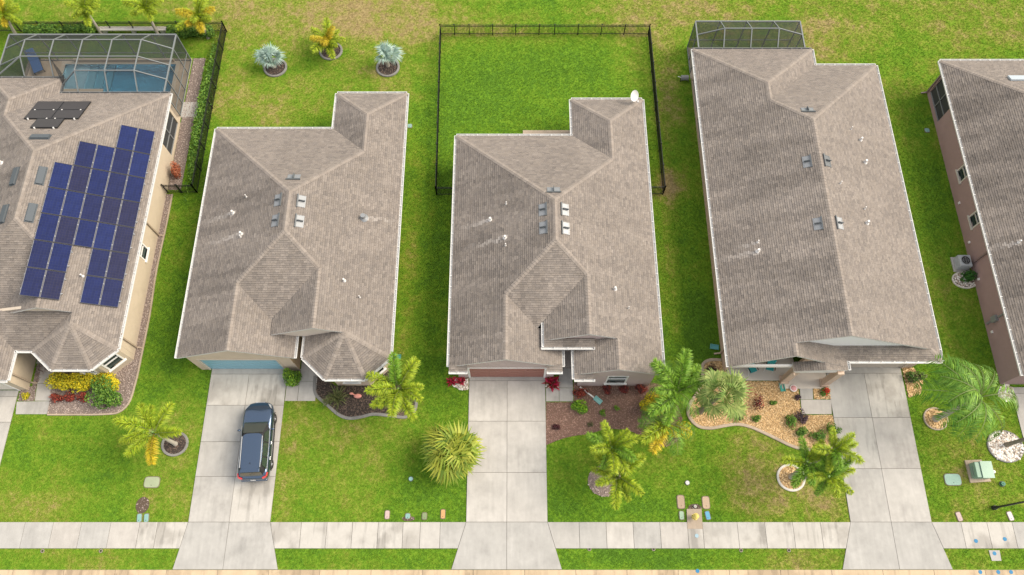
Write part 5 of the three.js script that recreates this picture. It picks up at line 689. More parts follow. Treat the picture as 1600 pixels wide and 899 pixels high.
function spiky(label, x, z, o, name = 'spiky_plant', group) {   // rosette of strap leaves
  const r = rng(o.seed), pos = [], col = [], t = thing(name, label, 'plant', x, z, group);
  for (let i = 0; i < o.n; i++) { const a = r() * 6.283, e = 0.35 + 1.1 * r(), L = o.len * (0.7 + 0.5 * r()), D = V(Math.cos(a) * Math.cos(e), Math.sin(e), Math.sin(a) * Math.cos(e)), sd = V(-Math.sin(a), 0, Math.cos(a)).multiplyScalar(o.wid * (0.7 + 0.5 * r())), b = V(Math.cos(a) * 0.05 + (r() - 0.5) * (o.spread ?? 0.05), 0.03, Math.sin(a) * 0.05 + (r() - 0.5) * (o.spread ?? 0.05)), m = b.clone().addScaledVector(D, L * 0.6), tip = b.clone().addScaledVector(D, L).add(V(0, -L * 0.3, 0)), f = 0.7 + 0.55 * r(), c = o.cols[Math.floor(r() * o.cols.length)].map((v) => v * f); for (const v of [b.clone().add(sd), b.clone().sub(sd), m.clone().add(sd), b.clone().sub(sd), m.clone().sub(sd), m.clone().add(sd), m.clone().add(sd), m.clone().sub(sd), tip]) { pos.push(v.x, v.y, v.z); col.push(...c); } }
  local('leaves', flat(pos, col), M.leaf, t); return t;
}
const GREEN = [[0.08, 0.19, 0.02], [0.13, 0.26, 0.03], [0.05, 0.13, 0.015], [0.18, 0.30, 0.04]], LIME = [[0.16, 0.32, 0.015], [0.24, 0.40, 0.02], [0.10, 0.24, 0.015]], YEL = [[0.62, 0.52, 0.015], [0.50, 0.44, 0.015], [0.70, 0.57, 0.02], [0.28, 0.30, 0.02]], RED = [[0.30, 0.045, 0.03], [0.20, 0.03, 0.025], [0.38, 0.08, 0.04], [0.10, 0.03, 0.02]], CRIM = [[0.48, 0.012, 0.05], [0.36, 0.01, 0.03], [0.55, 0.03, 0.09], [0.16, 0.05, 0.02]], WINE = [[0.09, 0.02, 0.03], [0.13, 0.035, 0.04], [0.06, 0.03, 0.03]], RUST = [[0.42, 0.13, 0.06], [0.34, 0.10, 0.05], [0.48, 0.20, 0.11]], PURP = [[0.085, 0.05, 0.07], [0.12, 0.075, 0.09], [0.06, 0.05, 0.05]], OLIVE = [[0.14, 0.15, 0.06], [0.09, 0.10, 0.04], [0.18, 0.17, 0.08]];
shrub('long bright yellow hedge under the beige bay windows', -27.72, -13.14, { seed: 201, rx: 2.2, rz: 0.75, h: 1.05, row: 1, n: 6500, leaf: 0.075, lobes: 40, cols: YEL }, 'hedge', 'hedge');
shrub('large round green shrub at the end of the yellow hedge', -26.12, -12.46, { seed: 202, rx: 1.25, rz: 1.1, h: 1.25, n: 2300, leaf: 0.08, lobes: 12, cols: GREEN });
[[-29.39, -12.2, 'left'], [-28.53, -12.25, 'middle'], [-27.64, -12.16, 'right']].forEach(([x, z, w], i) => shrub(w + ' of the three low red shrubs below the yellow hedge', x, z, { seed: 204 + i, rx: 0.5, rz: 0.36, h: 0.5, n: 480, leaf: 0.06, cols: RED }, 'red_shrub', 'shrub', 'low red shrubs'));
shrub('tiny yellow shrub at the left edge garage corner', -31.45, -12.33, { seed: 208, rx: 0.28, rz: 0.3, h: 0.4, n: 260, leaf: 0.05, cols: YEL });
shrub('rust orange shrub inside the pool fence corner', -24.47, -28.95, { seed: 209, rx: 0.42, rz: 0.62, h: 1.1, n: 800, leaf: 0.09, aspect: 0.3, cols: RUST });
shrub('clipped green hedge along the back pool fence, left of the opening', -35.78, -41.75, { seed: 210, rx: 2.9, rz: 0.6, h: 1.0, row: 1, n: 4200, leaf: 0.09, lobes: 30, cols: GREEN }, 'hedge', 'hedge');
shrub('green hedge along the back pool fence near its corner', -25.38, -41.69, { seed: 211, rx: 2.0, rz: 0.6, h: 1.0, row: 1, n: 3000, leaf: 0.09, lobes: 20, cols: GREEN }, 'hedge', 'hedge');
shrub('long green hedge inside the right hand side of pool fence', -23.3, -34.6, { seed: 212, rx: 0.5, rz: 7.4, h: 0.95, n: 5200, leaf: 0.085, lobes: 70, cols: [...GREEN, [0.16, 0.30, 0.03]] }, 'hedge', 'hedge');
shrub('bright green shrub beside the turquoise garage door', -14.35, -13.57, { seed: 213, rx: 0.72, rz: 0.7, h: 1.0, n: 1300, leaf: 0.08, cols: [...LIME, ...GREEN] });
spiky('spiky grey green grass clump in the dark mulch', -11.33, -12.2, { seed: 214, n: 110, len: 0.95, wid: 0.022, spread: 0.5, cols: [[0.16, 0.19, 0.06], [0.24, 0.24, 0.10], [0.10, 0.13, 0.04]] });
spiky('small grass clump at the kerb of the dark mulch bed', -11.93, -11.91, { seed: 215, n: 50, len: 0.45, wid: 0.018, spread: 0.3, cols: [[0.22, 0.24, 0.1], [0.14, 0.17, 0.05]] });
spiky('crimson plant between garage and narrow walk', 2.63, -13.14, { seed: 216, n: 75, len: 0.62, wid: 0.05, spread: 0.3, cols: CRIM }, 'crimson_plant', 'crimson plants by the garage');
spiky('outer crimson plant left of the dark red garage door', -3.93, -13.27, { seed: 217, n: 45, len: 0.42, wid: 0.045, spread: 0.2, cols: CRIM }, 'crimson_plant', 'crimson plants by the garage');
spiky('inner crimson plant left of the dark red garage door', -3.31, -13.31, { seed: 218, n: 45, len: 0.42, wid: 0.045, spread: 0.2, cols: CRIM }, 'crimson_plant', 'crimson plants by the garage');
[[4.37, -12.54, 0.5, 'dark red shrub at the corner of the narrow walk'], [6.21, -12.71, 0.42, 'dark red shrub left of the gable window'], [7.29, -12.67, 0.42, 'dark red shrub right below the gable window'], [8.38, -12.71, 0.42, 'dark red shrub beneath the palm at the gable']].forEach(([x, z, r, l], i) => shrub(l, x, z, { seed: 220 + i, rx: r, rz: r * 0.85, h: 0.55, n: 420, leaf: 0.075, aspect: 0.3, cols: i ? WINE.concat(RED) : RED }, 'red_shrub', 'shrub', 'dark red shrubs below the gable'));
shrub('lime green round shrub at the walk corner', 4.34, -11.53, { seed: 226, rx: 0.58, rz: 0.5, h: 0.5, n: 620, leaf: 0.07, cols: LIME });
shrub('small lime tuft left of its twin in the red mulch', 5.85, -11.15, { seed: 227, rx: 0.26, rz: 0.26, h: 0.25, n: 220, leaf: 0.045, cols: LIME.concat(GREEN) });
shrub('small lime tuft right of its twin in the red mulch', 6.69, -11.45, { seed: 228, rx: 0.24, rz: 0.22, h: 0.25, n: 200, leaf: 0.045, cols: LIME.concat(GREEN) });
shrub('small olive tuft in the red mulch', 5.04, -10.41, { seed: 229, rx: 0.27, rz: 0.25, h: 0.25, n: 180, leaf: 0.05, aspect: 0.2, cols: OLIVE });
shrub('small wine red tuft near the central driveway', 2.78, -10.24, { seed: 230, rx: 0.3, rz: 0.27, h: 0.28, n: 200, leaf: 0.06, cols: WINE });
shrub('yellow croton shrub under the large palm', 9.1, -11.78, { seed: 231, rx: 1.15, rz: 0.95, h: 1.3, n: 2200, leaf: 0.075, cols: YEL });
shrub('yellow croton shrub at the front of the mulch bed', 10.48, -9.91, { seed: 232, rx: 0.95, rz: 0.65, h: 1.1, n: 1600, leaf: 0.075, cols: YEL });
const tanPlants = [
  ['tall thin wine shrub in the tan gravel', 15.86, -11.87, 0.34, 0.6, 0.9, WINE.concat(RED), 260], ['small green tuft beside the wine shrub', 16.85, -11.87, 0.25, 0.22, 0.3, GREEN, 180], ['little purple shrub beside the L walk', 18.56, -12.2, 0.24, 0.2, 0.3, PURP, 160], ['olive shrub near the fan palm', 14.52, -10.99, 0.42, 0.45, 0.5, OLIVE, 380], ['small green shrub at the middle of the tan gravel', 15.65, -10.82, 0.32, 0.3, 0.35, GREEN, 240],
  ['dark green shrub left of the purple one', 17.75, -10.61, 0.42, 0.5, 0.55, GREEN, 460], ['round purple shrub below the L walk', 18.53, -10.9, 0.44, 0.5, 0.55, PURP, 480], ['green shrub in front of the purple one', 18.36, -10, 0.48, 0.42, 0.5, GREEN, 460], ['broad green shrub behind the palm trio', 19.43, -9.75, 0.55, 0.45, 0.55, GREEN, 560], ['green shrub at the edge of the right driveway', 20.38, -10.12, 0.5, 0.5, 0.6, GREEN, 560], ['purple shrub behind the palm trio near the driveway', 20.43, -9.39, 0.3, 0.3, 0.4, PURP, 240]];
tanPlants.forEach(([l, x, z, rx, rz, h, cols, n], i) => shrub(l, x, z, { seed: 240 + i, rx, rz, h, n, leaf: 0.06, cols }, 'shrub', 'shrub', 'shrubs in the tan gravel bed'));
shrub('dark brown shrub at the corner of the tan house', 13.14, -14.05, { seed: 252, rx: 0.38, rz: 0.38, h: 0.5, n: 320, leaf: 0.06, cols: [[0.035, 0.02, 0.012], [0.07, 0.04, 0.02]] });
{ const t = shrub('orange red flowers in the small square gravel bed', 20.27, -12.54, { seed: 253, rx: 0.4, rz: 0.3, h: 0.35, n: 260, leaf: 0.06, cols: GREEN }, 'flower_plant', 'flowers'); local('flowers', foliage({ seed: 254, rx: 0.32, rz: 0.26, h: 0.5, n: 150, leaf: 0.05, aspect: 0.8, cols: [[0.6, 0.08, 0.03], [0.5, 0.05, 0.03]] }), M.leaf, t); }
shrub('loose green shrub at the right garage corner', 26.36, -13.66, { seed: 255, rx: 0.75, rz: 0.6, h: 0.6, n: 600, leaf: 0.08, cols: GREEN.concat(OLIVE) });
shrub('round green shrub beside the air conditioner', 31.31, -20.69, { seed: 256, rx: 0.68, rz: 0.48, h: 0.6, n: 800, leaf: 0.07, cols: [[0.03, 0.12, 0.015], [0.05, 0.17, 0.02]] });
// ------------------------------------------------------------------ the parked car: nose towards the garage (-z)
{
  const t = thing('parked_car', 'dark blue sport utility vehicle parked on the driveway', 'car', -15.95, -9.27, undefined, 0.055); t.rotation.y = 0.045;
  const paint = phys([0.055, 0.09, 0.15], 0.2, { metalness: 0.75, clearcoat: 1, clearcoatRoughness: 0.03 }), trim = mat([0.015, 0.015, 0.016], 0.6), chrome = mat([0.75, 0.76, 0.77], 0.15, { metalness: 1 }), gl = phys([0.03, 0.042, 0.04], 0.03, { clearcoat: 1, specularIntensity: 1, ior: 1.8 });
  M.rail = mat([0.36, 0.37, 0.38], 0.45); const loft = (rings, cap = true) => { const n = rings[0].length, pos = [], idx = [], uv = []; rings.forEach((r) => r.forEach((p) => { pos.push(...p); uv.push(p[0], p[2]); })); for (let i = 0; i < rings.length - 1; i++) for (let k = 0; k < n; k++) { const a = i * n + k, b = i * n + (k + 1) % n, c = a + n, d = b + n; idx.push(a, b, d, a, d, c); } if (cap) for (const [o, f] of [[0, 1], [(rings.length - 1) * n, 0]]) for (let k = 1; k < n - 1; k++) idx.push(...(f ? [o, o + k + 1, o + k] : [o, o + k, o + k + 1])); const g = new THREE.BufferGeometry(); g.setAttribute('position', new THREE.Float32BufferAttribute(pos, 3)); g.setAttribute('uv', new THREE.Float32BufferAttribute(uv, 2)); g.setIndex(idx); g.computeVertexNormals(); return toCreasedNormals(g, 0.7); };
  const st = [[-2.46, 0.34, 0.58, 0.63], [-2.43, 0.54, 0.63, 0.68], [-2.34, 0.70, 0.71, 0.77], [-2.18, 0.83, 0.79, 0.86], [-1.9, 0.915, 0.89, 0.955], [-1.45, 0.945, 0.955, 1.035], [-1.0, 0.95, 0.985, 1.08], [0, 0.955, 1.0, 1.09], [1.0, 0.955, 1.02, 1.1], [1.8, 0.94, 1.04, 1.12], [2.15, 0.90, 1.03, 1.1], [2.33, 0.83, 0.95, 1.0], [2.42, 0.72, 0.78, 0.82]];
  const ringAt = ([z, w, yb, yt]) => { const h = [[0, 0.24], [w * 0.8, 0.24], [w * 0.95, 0.32], [w * 0.985, 0.5], [w, 0.68 * Math.min(1, yb)], [w * 0.985, yb - 0.06], [w * 0.93, yb + 0.01], [w * 0.84, yt - 0.015], [w * 0.6, yt + 0.012], [w * 0.3, yt + 0.025], [0, yt + 0.028]]; return [...h.map(([x, y]) => [x, y, z]), ...h.slice(1, -1).reverse().map(([x, y]) => [-x, y, z])]; };
  local('body', loft(st.map(ringAt)), paint, t);
  local('sill', merge([box(-0.935, -0.86, 0.2, 0.3, -1.3, 1.3), box(0.86, 0.935, 0.2, 0.3, -1.3, 1.3)]), trim, t);
  const oval = (w, z0, z1, y, e = 3.2) => Array.from({ length: 36 }, (_, i) => { const a = i / 36 * Math.PI * 2, c = Math.cos(a), s = Math.sin(a), p = 2 / e; return [Math.sign(c) * Math.abs(c) ** p * w, y, (z0 + z1) / 2 + Math.sign(s) * Math.abs(s) ** p * (z1 - z0) / 2]; });
  local('cabin', loft([oval(0.86, -1.18, 2.26, 1.04, 5), oval(0.80, -0.86, 2.14, 1.24, 5), oval(0.70, -0.42, 1.98, 1.5, 5), oval(0.655, -0.26, 1.9, 1.58, 5)]), trim, t);
  local('roof', loft([oval(0.665, -0.30, 1.95, 1.565, 5), oval(0.66, -0.28, 1.93, 1.61, 5), oval(0.58, -0.18, 1.82, 1.645, 4.5), oval(0.3, 0.1, 1.5, 1.665, 4), oval(0.05, 0.7, 0.9, 1.67, 2)]), paint, t);
  const quad = (a, b, c, d) => flat([...a, ...b, ...c, ...a, ...c, ...d]), both = (f) => merge([f(1), f(-1)]);
  local('windshield', quad([-0.76, 1.1, -1.1], [0.76, 1.1, -1.1], [0.61, 1.565, -0.335], [-0.61, 1.565, -0.335]), gl, t);
  local('rear_window', quad([-0.7, 1.16, 2.245], [0.7, 1.16, 2.245], [0.58, 1.55, 1.985], [-0.58, 1.55, 1.985]), gl, t);
  for (const s of [1, -1]) {
    for (const [a, b, c, d] of [[-0.66, 0.2, 0.2, -0.3], [0.28, 1.12, 1.1, 0.28], [1.2, 1.85, 1.66, 1.18]]) local('side_window', quad([s * 0.868, 1.1, a], [s * 0.868, 1.1, b], [s * 0.690, 1.53, c], [s * 0.690, 1.53, d]), gl, t);
    local('roof_rail', rod(V(s * 0.62, 1.665, -0.1), V(s * 0.61, 1.665, 1.8), 0.022, 0.022, 6), M.rail, t);
    local('window_trim', bar(V(s * 0.885, 1.085, -0.9), V(s * 0.885, 1.095, 2.0), 0.02, 0.02), M.rail, t);
    const m = new THREE.SphereGeometry(0.12, 12, 8); m.scale(1, 0.7, 0.6); m.translate(s * 1.04, 1.08, -0.62); local('mirror', merge([m, bar(V(s * 0.9, 1.05, -0.62), V(s * 1.0, 1.06, -0.62), 0.06, 0.05)]), paint, t);
    local('headlight', quad([s * 0.56, 0.78, -2.30], [s * 0.76, 0.80, -2.2], [s * 0.84, 0.895, -1.92], [s * 0.72, 0.895, -2.05]).translate(0, 0.03, -0.02), phys([0.32, 0.34, 0.35], 0.1, { clearcoat: 1 }), t);
    local('tail_light', merge([bar(V(s * 0.62, 0.98, 2.36), V(s * 0.84, 1.0, 2.27), 0.1, 0.13), bar(V(s * 0.85, 1.0, 2.26), V(s * 0.9, 1.02, 2.02), 0.08, 0.1)]), phys([0.5, 0.03, 0.03], 0.2, { clearcoat: 1 }), t);
    for (const z of [0.1, 1.05]) local('door_handle', rod(V(s * 0.962, 0.9, z), V(s * 0.962, 0.9, z + 0.2), 0.018, 0.018, 6), chrome, t);
    for (const z of [-1.42, 1.42]) {
      const w = new THREE.Group(); w.name = 'wheel'; w.position.set(s * 0.85, 0.345, z); t.add(w); const tg = new THREE.TorusGeometry(0.255, 0.095, 10, 28); tg.scale(1, 1, 1.2); tg.rotateY(Math.PI / 2); local('tyre', tg, mat([0.02, 0.02, 0.02], 0.9), w);
      const rg = [new THREE.CylinderGeometry(0.07, 0.07, 0.1, 12).rotateZ(Math.PI / 2).translate(s * 0.06, 0, 0)]; for (let k = 0; k < 5; k++) rg.push(box(s * 0.05 - 0.02, s * 0.05 + 0.02, 0.03, 0.23, -0.035, 0.035).rotateX(k * 1.2566)); const rim = new THREE.TorusGeometry(0.215, 0.02, 6, 24); rim.rotateY(Math.PI / 2); rim.translate(s * 0.06, 0, 0); rg.push(rim); local('rim', merge(rg), chrome, w);
      local('wheel_arch', new THREE.TorusGeometry(0.385, 0.03, 6, 20, Math.PI).rotateY(Math.PI / 2).translate(s * 0.93, 0.36, z), trim, t);
    }
  }
  local('front_bumper', merge([rbox(-0.5, 0.5, 0.3, 0.48, -2.48, -2.3, 0.05), box(-0.36, 0.36, 0.5, 0.6, -2.478, -2.4)]), trim, t); local('grille_bar', box(-0.3, 0.3, 0.61, 0.63, -2.478, -2.44), chrome, t);
  local('rear_bumper', rbox(-0.8, 0.8, 0.42, 0.66, 2.28, 2.47, 0.06), paint, t); local('licence_plate', box(-0.15, 0.15, 0.72, 0.86, 2.43, 2.445), M.white, t); local('rear_spoiler', rbox(-0.58, 0.58, 1.585, 1.63, 1.86, 2.08, 0.02), paint, t); local('antenna', rod(V(0, 1.66, 1.5), V(0, 1.78, 1.62), 0.02, 0.006, 6), trim, t); local('wiper', merge([bar(V(-0.5, 1.14, -1.06), V(0.0, 1.17, -1.0), 0.02, 0.015), bar(V(0.05, 1.14, -1.06), V(0.5, 1.18, -0.98), 0.02, 0.015)]), trim, t);
}
// ------------------------------------------------------------------ porch chairs, dish, air conditioner, splash blocks
function chair(label, x, z, rot) {
  const t = thing('folding_chair', label, 'chair', x, z, 'teal porch chairs', 0.08); t.rotation.y = rot; const fab = mat([0.03, 0.30, 0.30], 0.8);
  const s = new RoundedBoxGeometry(0.5, 0.04, 0.46, 1, 0.015); s.translate(0, 0.43, 0.02); local('seat', s, fab, t); const b = new RoundedBoxGeometry(0.5, 0.5, 0.035, 1, 0.012); b.rotateX(-0.25); b.translate(0, 0.70, -0.28); local('backrest', b, fab, t);
  for (const s of [-1, 1]) { local('leg', rod(V(s * 0.27, 0, 0.28), V(s * 0.25, 0.62, -0.2), 0.014), M.whiteMetal, t); local('leg', rod(V(s * 0.27, 0, -0.3), V(s * 0.25, 0.6, 0.2), 0.014), M.whiteMetal, t); local('armrest', box(s * 0.28 - 0.025, s * 0.28 + 0.025, 0.6, 0.63, -0.25, 0.25), M.darkMetal, t); }
}
chair('left teal folding chair on the tan house porch', 15.66, -14.01, 0.35); chair('right teal folding chair on the tan house porch', 16.85, -14.14, -0.25);
{
  const t = thing('satellite_dish', 'white satellite dish on the back roof corner of the pink house', 'satellite dish', 8.62, -33.05, undefined, 3.1); const pts = []; for (let i = 0; i <= 10; i++) pts.push(new THREE.Vector2(0.38 * i / 10, 0.10 * (i / 10) ** 2)); const d = new THREE.LatheGeometry(pts, 28); d.scale(0.85, 1, 1.15); d.rotateX(1.05); d.rotateY(0.5); d.translate(0, 0.75, 0);
  local('dish', d, M.white, t); local('mast', merge([rod(V(0, 0.0, 0.05), V(0, 0.72, -0.02), 0.025), box(-0.1, 0.1, -0.02, 0.02, -0.08, 0.14)]), M.ventMetal, t); local('feed_arm', merge([rod(V(0, 0.5, 0.02), V(0.28, 0.62, 0.42), 0.014), box(0.23, 0.33, 0.58, 0.68, 0.38, 0.48)]), M.whiteMetal, t);
}
{
  const t = thing('air_conditioner', 'grey air conditioning unit against the dusky wall', 'air conditioner', 31.18, -21.66); const fins = []; for (let i = 0; i < 14; i++) fins.push(box(-0.42, 0.42, 0.12 + i * 0.045, 0.13 + i * 0.045, -0.42, 0.42));
  local('base_pad', box(-0.55, 0.55, -0.1, 0.08, -0.55, 0.55), M.concrete[0], t); local('cabinet', rbox(-0.40, 0.40, 0.08, 0.78, -0.40, 0.40, 0.04), mat([0.36, 0.38, 0.39], 0.6), t); local('fins', merge(fins), mat([0.44, 0.46, 0.47], 0.5), t);
  const r = [new THREE.TorusGeometry(0.3, 0.02, 6, 28).rotateX(Math.PI / 2).translate(0, 0.8, 0), new THREE.TorusGeometry(0.18, 0.012, 6, 24).rotateX(Math.PI / 2).translate(0, 0.8, 0), box(-0.3, 0.3, 0.79, 0.81, -0.012, 0.012), box(-0.012, 0.012, 0.812, 0.828, -0.3, 0.3)]; local('fan_guard', merge(r), M.ventMetal, t); local('fan_well', new THREE.CylinderGeometry(0.29, 0.29, 0.012, 24).translate(0, 0.785, 0), M.black, t);
}
function splash(label, x, z, rot, col) { const t = thing('splash_block', label, 'splash block', x, z, 'splash blocks below downspouts', 0.04); t.rotation.y = rot; const m = mat(col, 0.7); local('tray', box(-0.13, 0.13, 0, 0.04, -0.28, 0.28), m, t); local('rim', merge([box(-0.16, -0.12, 0, 0.1, -0.28, 0.28), box(0.12, 0.16, 0, 0.1, -0.28, 0.28), box(-0.12, 0.12, 0.04, 0.1, -0.28, -0.24)]), m, t); }
splash('teal splash block in the red mulch below the gable', 5.56, -12.03, 0.85, [0.20, 0.42, 0.40]); splash('green splash block in the tan gravel by the porch post', 17.61, -12.89, 0.1, [0.05, 0.30, 0.24]); splash('teal splash block beside the left wall of the tan house', 13.47, -15.64, 1.4, [0.10, 0.34, 0.34]); splash('green splash block at the corner of the octagonal room', -7.63, -14.97, 1.5, [0.06, 0.24, 0.20]);
{ const a = [4.42, -12.89], b = [5.31, -12.2]; mono('drain_pipe', rod(V(a[0], 0.14, a[1]), V(b[0], 0.08, b[1]), 0.05, 0.05, 10), M.white, 'white drain pipe running across the red mulch', 'pipe'); }
// garden ornaments
{ const t = thing('garden_ornament', 'pink flamingo shaped ornament lying in the dark mulch', 'ornament', -10.14, -12.33); const m = mat([0.72, 0.30, 0.24], 0.6), b = new THREE.SphereGeometry(0.19, 14, 10); b.scale(1.35, 0.75, 0.8); b.translate(0.15, 0.16, 0.05); local('body', b, m, t); const h = new THREE.SphereGeometry(0.1, 12, 8); h.scale(1.4, 0.9, 0.8); h.translate(-0.28, 0.14, -0.12); local('head', h, m, t); local('neck', rod(V(0, 0.17, 0.0), V(-0.24, 0.14, -0.1), 0.045, 0.04), m, t); }
{ const t = thing('garden_ornament', 'small pink and white ornament beside the porch post', 'ornament', 18.31, -12.8); const b = new THREE.SphereGeometry(0.2, 14, 10); b.scale(1, 0.7, 1); b.translate(0, 0.14, 0); local('bowl', b, mat([0.62, 0.30, 0.30], 0.7), t); local('rim', new THREE.TorusGeometry(0.2, 0.04, 8, 20).rotateX(Math.PI / 2).translate(0, 0.16, 0), M.white, t); }
{ const t = thing('garden_reel', 'grey hose reel beside the left wall of the tan house', 'hose reel', 13.33, -37.34); local('drum', rod(V(-0.28, 0.28, 0), V(0.28, 0.28, 0), 0.2, 0.2, 16), M.bronze, t); for (const s of [-1, 1]) local('stand', merge([rod(V(s * 0.3, 0.02, -0.22), V(s * 0.3, 0.3, 0), 0.02), rod(V(s * 0.3, 0.02, 0.22), V(s * 0.3, 0.3, 0), 0.02)]), M.darkMetal, t); local('handle', rod(V(-0.55, 0.45, 0), V(-0.28, 0.3, 0), 0.03), M.white, t); }
// ------------------------------------------------------------------ utility lids and boxes
const pill = (x, z, w, l, y1, rot = 0) => { const s = new THREE.Shape(), r = Math.min(w, l) * 0.32, a = w / 2, b = l / 2; s.moveTo(-a + r, -b); s.lineTo(a - r, -b); s.quadraticCurveTo(a, -b, a, -b + r); s.lineTo(a, b - r); s.quadraticCurveTo(a, b, a - r, b); s.lineTo(-a + r, b); s.quadraticCurveTo(-a, b, -a, b - r); s.lineTo(-a, -b + r); s.quadraticCurveTo(-a, -b, -a + r, -b); const g = new THREE.ExtrudeGeometry(s, { depth: y1, bevelEnabled: true, bevelSize: 0.01, bevelThickness: 0.01, bevelSegments: 1, curveSegments: 4 }); g.rotateX(-Math.PI / 2); g.rotateY(rot); return g; };
function lid(label, x, z, w, l, col, rot = 0) { const t = thing('utility_lid', label, 'utility lid', x, z, 'utility lids set in the lawn'); local('collar', pill(0, 0, w + 0.08, l + 0.08, 0.03, rot), mat([0.16, 0.13, 0.09], 1), t); local('cover', pill(0, 0, w, l, 0.05, rot), mat(col, 0.7, { map: stuccoTex }), t); local('lift_hole', new THREE.CylinderGeometry(0.02, 0.02, 0.01, 8).translate(0, 0.066, l * 0.3), M.dark, t); }
const TEAL = [0.22, 0.40, 0.36], PINK = [0.52, 0.40, 0.37], SAND = [0.50, 0.37, 0.25];
lid('large grey green lid in the left lawn', -22.4, -6.84, 0.9, 0.62, [0.33, 0.38, 0.24]); lid('left teal lid of the pair by the left sidewalk', -22.78, -4.7, 0.24, 0.46, TEAL, 0.12); lid('right teal lid of the pair by the left sidewalk', -22.35, -4.7, 0.24, 0.46, TEAL, 0.12);
lid('pinkish white lid by the sidewalk, middle lawn', -7.64, -4.89, 0.24, 0.46, PINK); lid('orange lid at the right of the middle lawn', -4.23, -4.93, 0.22, 0.5, [0.58, 0.33, 0.14]); lid('grey green lid left of the orange one', -5.36, -4.81, 0.24, 0.36, [0.22, 0.28, 0.14]); lid('teal lid in bare soil by the sidewalk', -6.38, -4.81, 0.26, 0.28, TEAL);
lid('brown rectangular lid left of the hydrant pad', 10.4, -5.65, 0.40, 0.76, SAND.map((v) => v * 0.8)); lid('tan rectangular lid right of the hydrant pad', 11.94, -5.61, 0.40, 0.70, SAND); lid('pale green lid left of the hydrant pad', 10.38, -4.85, 0.24, 0.46, [0.34, 0.48, 0.34]); lid('bright blue lid right of the hydrant pad', 11.98, -4.85, 0.24, 0.46, [0.12, 0.38, 0.55], 0.15);
lid('teal rounded lid left of the transformer', 27.45, -7, 0.98, 0.66, [0.27, 0.42, 0.34]); lid('pinkish lid by the right sidewalk', 27.35, -4.78, 0.26, 0.5, PINK, 0.2); lid('white lid by the sidewalk near the lamp post', 30.49, -4.81, 0.26, 0.5, [0.62, 0.58, 0.56], 0.2); lid('small teal lid on the grass beside the dusky house', 31.2, -32.72, 0.3, 0.3, TEAL); lid('mint lid beside the wing of the turquoise door house', -7.71, -33.11, 0.3, 0.3, TEAL);
function cap(label, x, z, col, r = 0.13, h = 0.1) { const t = thing('valve_cap', label, 'valve cap', x, z, 'small valve caps in the lawn'); local('cover', rod(V(0, -0.05, 0), V(0, h, 0), r, r * 0.92, 16), mat(col, 0.6), t); local('collar', new THREE.TorusGeometry(r * 1.1, 0.02, 6, 18).rotateX(Math.PI / 2).translate(0, 0.03, 0), mat([0.12, 0.12, 0.1], 0.9), t); local('knob', rod(V(0, h, 0), V(0, h + 0.03, 0), r * 0.3, r * 0.25, 10), mat(col, 0.6), t); }
cap('round teal cap in the middle lawn', -6.3, -7.04, [0.30, 0.52, 0.48]); cap('white cap in the grass above the hydrant', 10.9, -6.8, [0.6, 0.6, 0.56]); cap('small white cap right of the transformer', 30.08, -7.47, [0.7, 0.68, 0.64], 0.1, 0.15); cap('dark green cap below the transformer', 30.45, -6.73, [0.04, 0.16, 0.10], 0.14, 0.2); cap('small grey cap behind the hydrant pad', 11.25, -5.38, [0.4, 0.38, 0.34], 0.1, 0.12);
[[-28.26, -2.79, 'leftmost'], [-24.75, -2.79, 'second'], [4.66, -2.9, 'third'], [8.52, -2.9, 'fourth'], [13.79, -2.83, 'fifth'], [16.67, -2.83, 'rightmost']].forEach(([x, z, w]) => { const t = thing('sprinkler_head', w + ' round sprinkler head from the left along the sidewalk edge', 'sprinkler', x, z, 'sprinkler heads in the verge'); local('ring', new THREE.TorusGeometry(0.09, 0.03, 8, 20).rotateX(Math.PI / 2).translate(0, 0.015, 0), mat([0.24, 0.2, 0.16], 0.9), t); local('nozzle', rod(V(0, -0.05, 0), V(0, 0.06, 0), 0.04, 0.035, 10), M.black, t); });
{
  const hx = [11.14, -4.66], t = thing('fire_hydrant', 'yellow fire hydrant on its small concrete pad', 'fire hydrant', hx[0], hx[1] - 0.1), y = mat([0.62, 0.50, 0.13], 0.5);
  local('barrel', merge([rod(V(0, 0, 0), V(0, 0.55, 0), 0.11, 0.1, 16), rod(V(0, 0.02, 0), V(0, 0.07, 0), 0.18, 0.18, 16)]), y, t); const d = new THREE.SphereGeometry(0.15, 16, 8, 0, 6.3, 0, 1.57); d.translate(0, 0.55, 0); local('bonnet', merge([d, rod(V(0, 0.52, 0), V(0, 0.56, 0), 0.18, 0.18, 16), rod(V(0, 0.68, 0), V(0, 0.76, 0), 0.035, 0.03, 5)]), y, t); for (const [dx, dz, r] of [[1, 0, 0.055], [-1, 0, 0.055], [0, 1, 0.075]]) local('nozzle', rod(V(dx * 0.08, 0.4, dz * 0.08), V(dx * 0.22, 0.4, dz * 0.22), r, r * 1.15, 12), y, t);
  const p = [[10.72, -5.23], [11.63, -5.23], [11.59, -4.06], [10.66, -4.06]]; structure('hydrant_pad', slab(p, -0.1, 0.07), mat([0.40, 0.33, 0.26], 0.9, { map: concreteTex }), 'square tan concrete pad under the yellow hydrant', 'concrete pad'); noGrass(p);
}
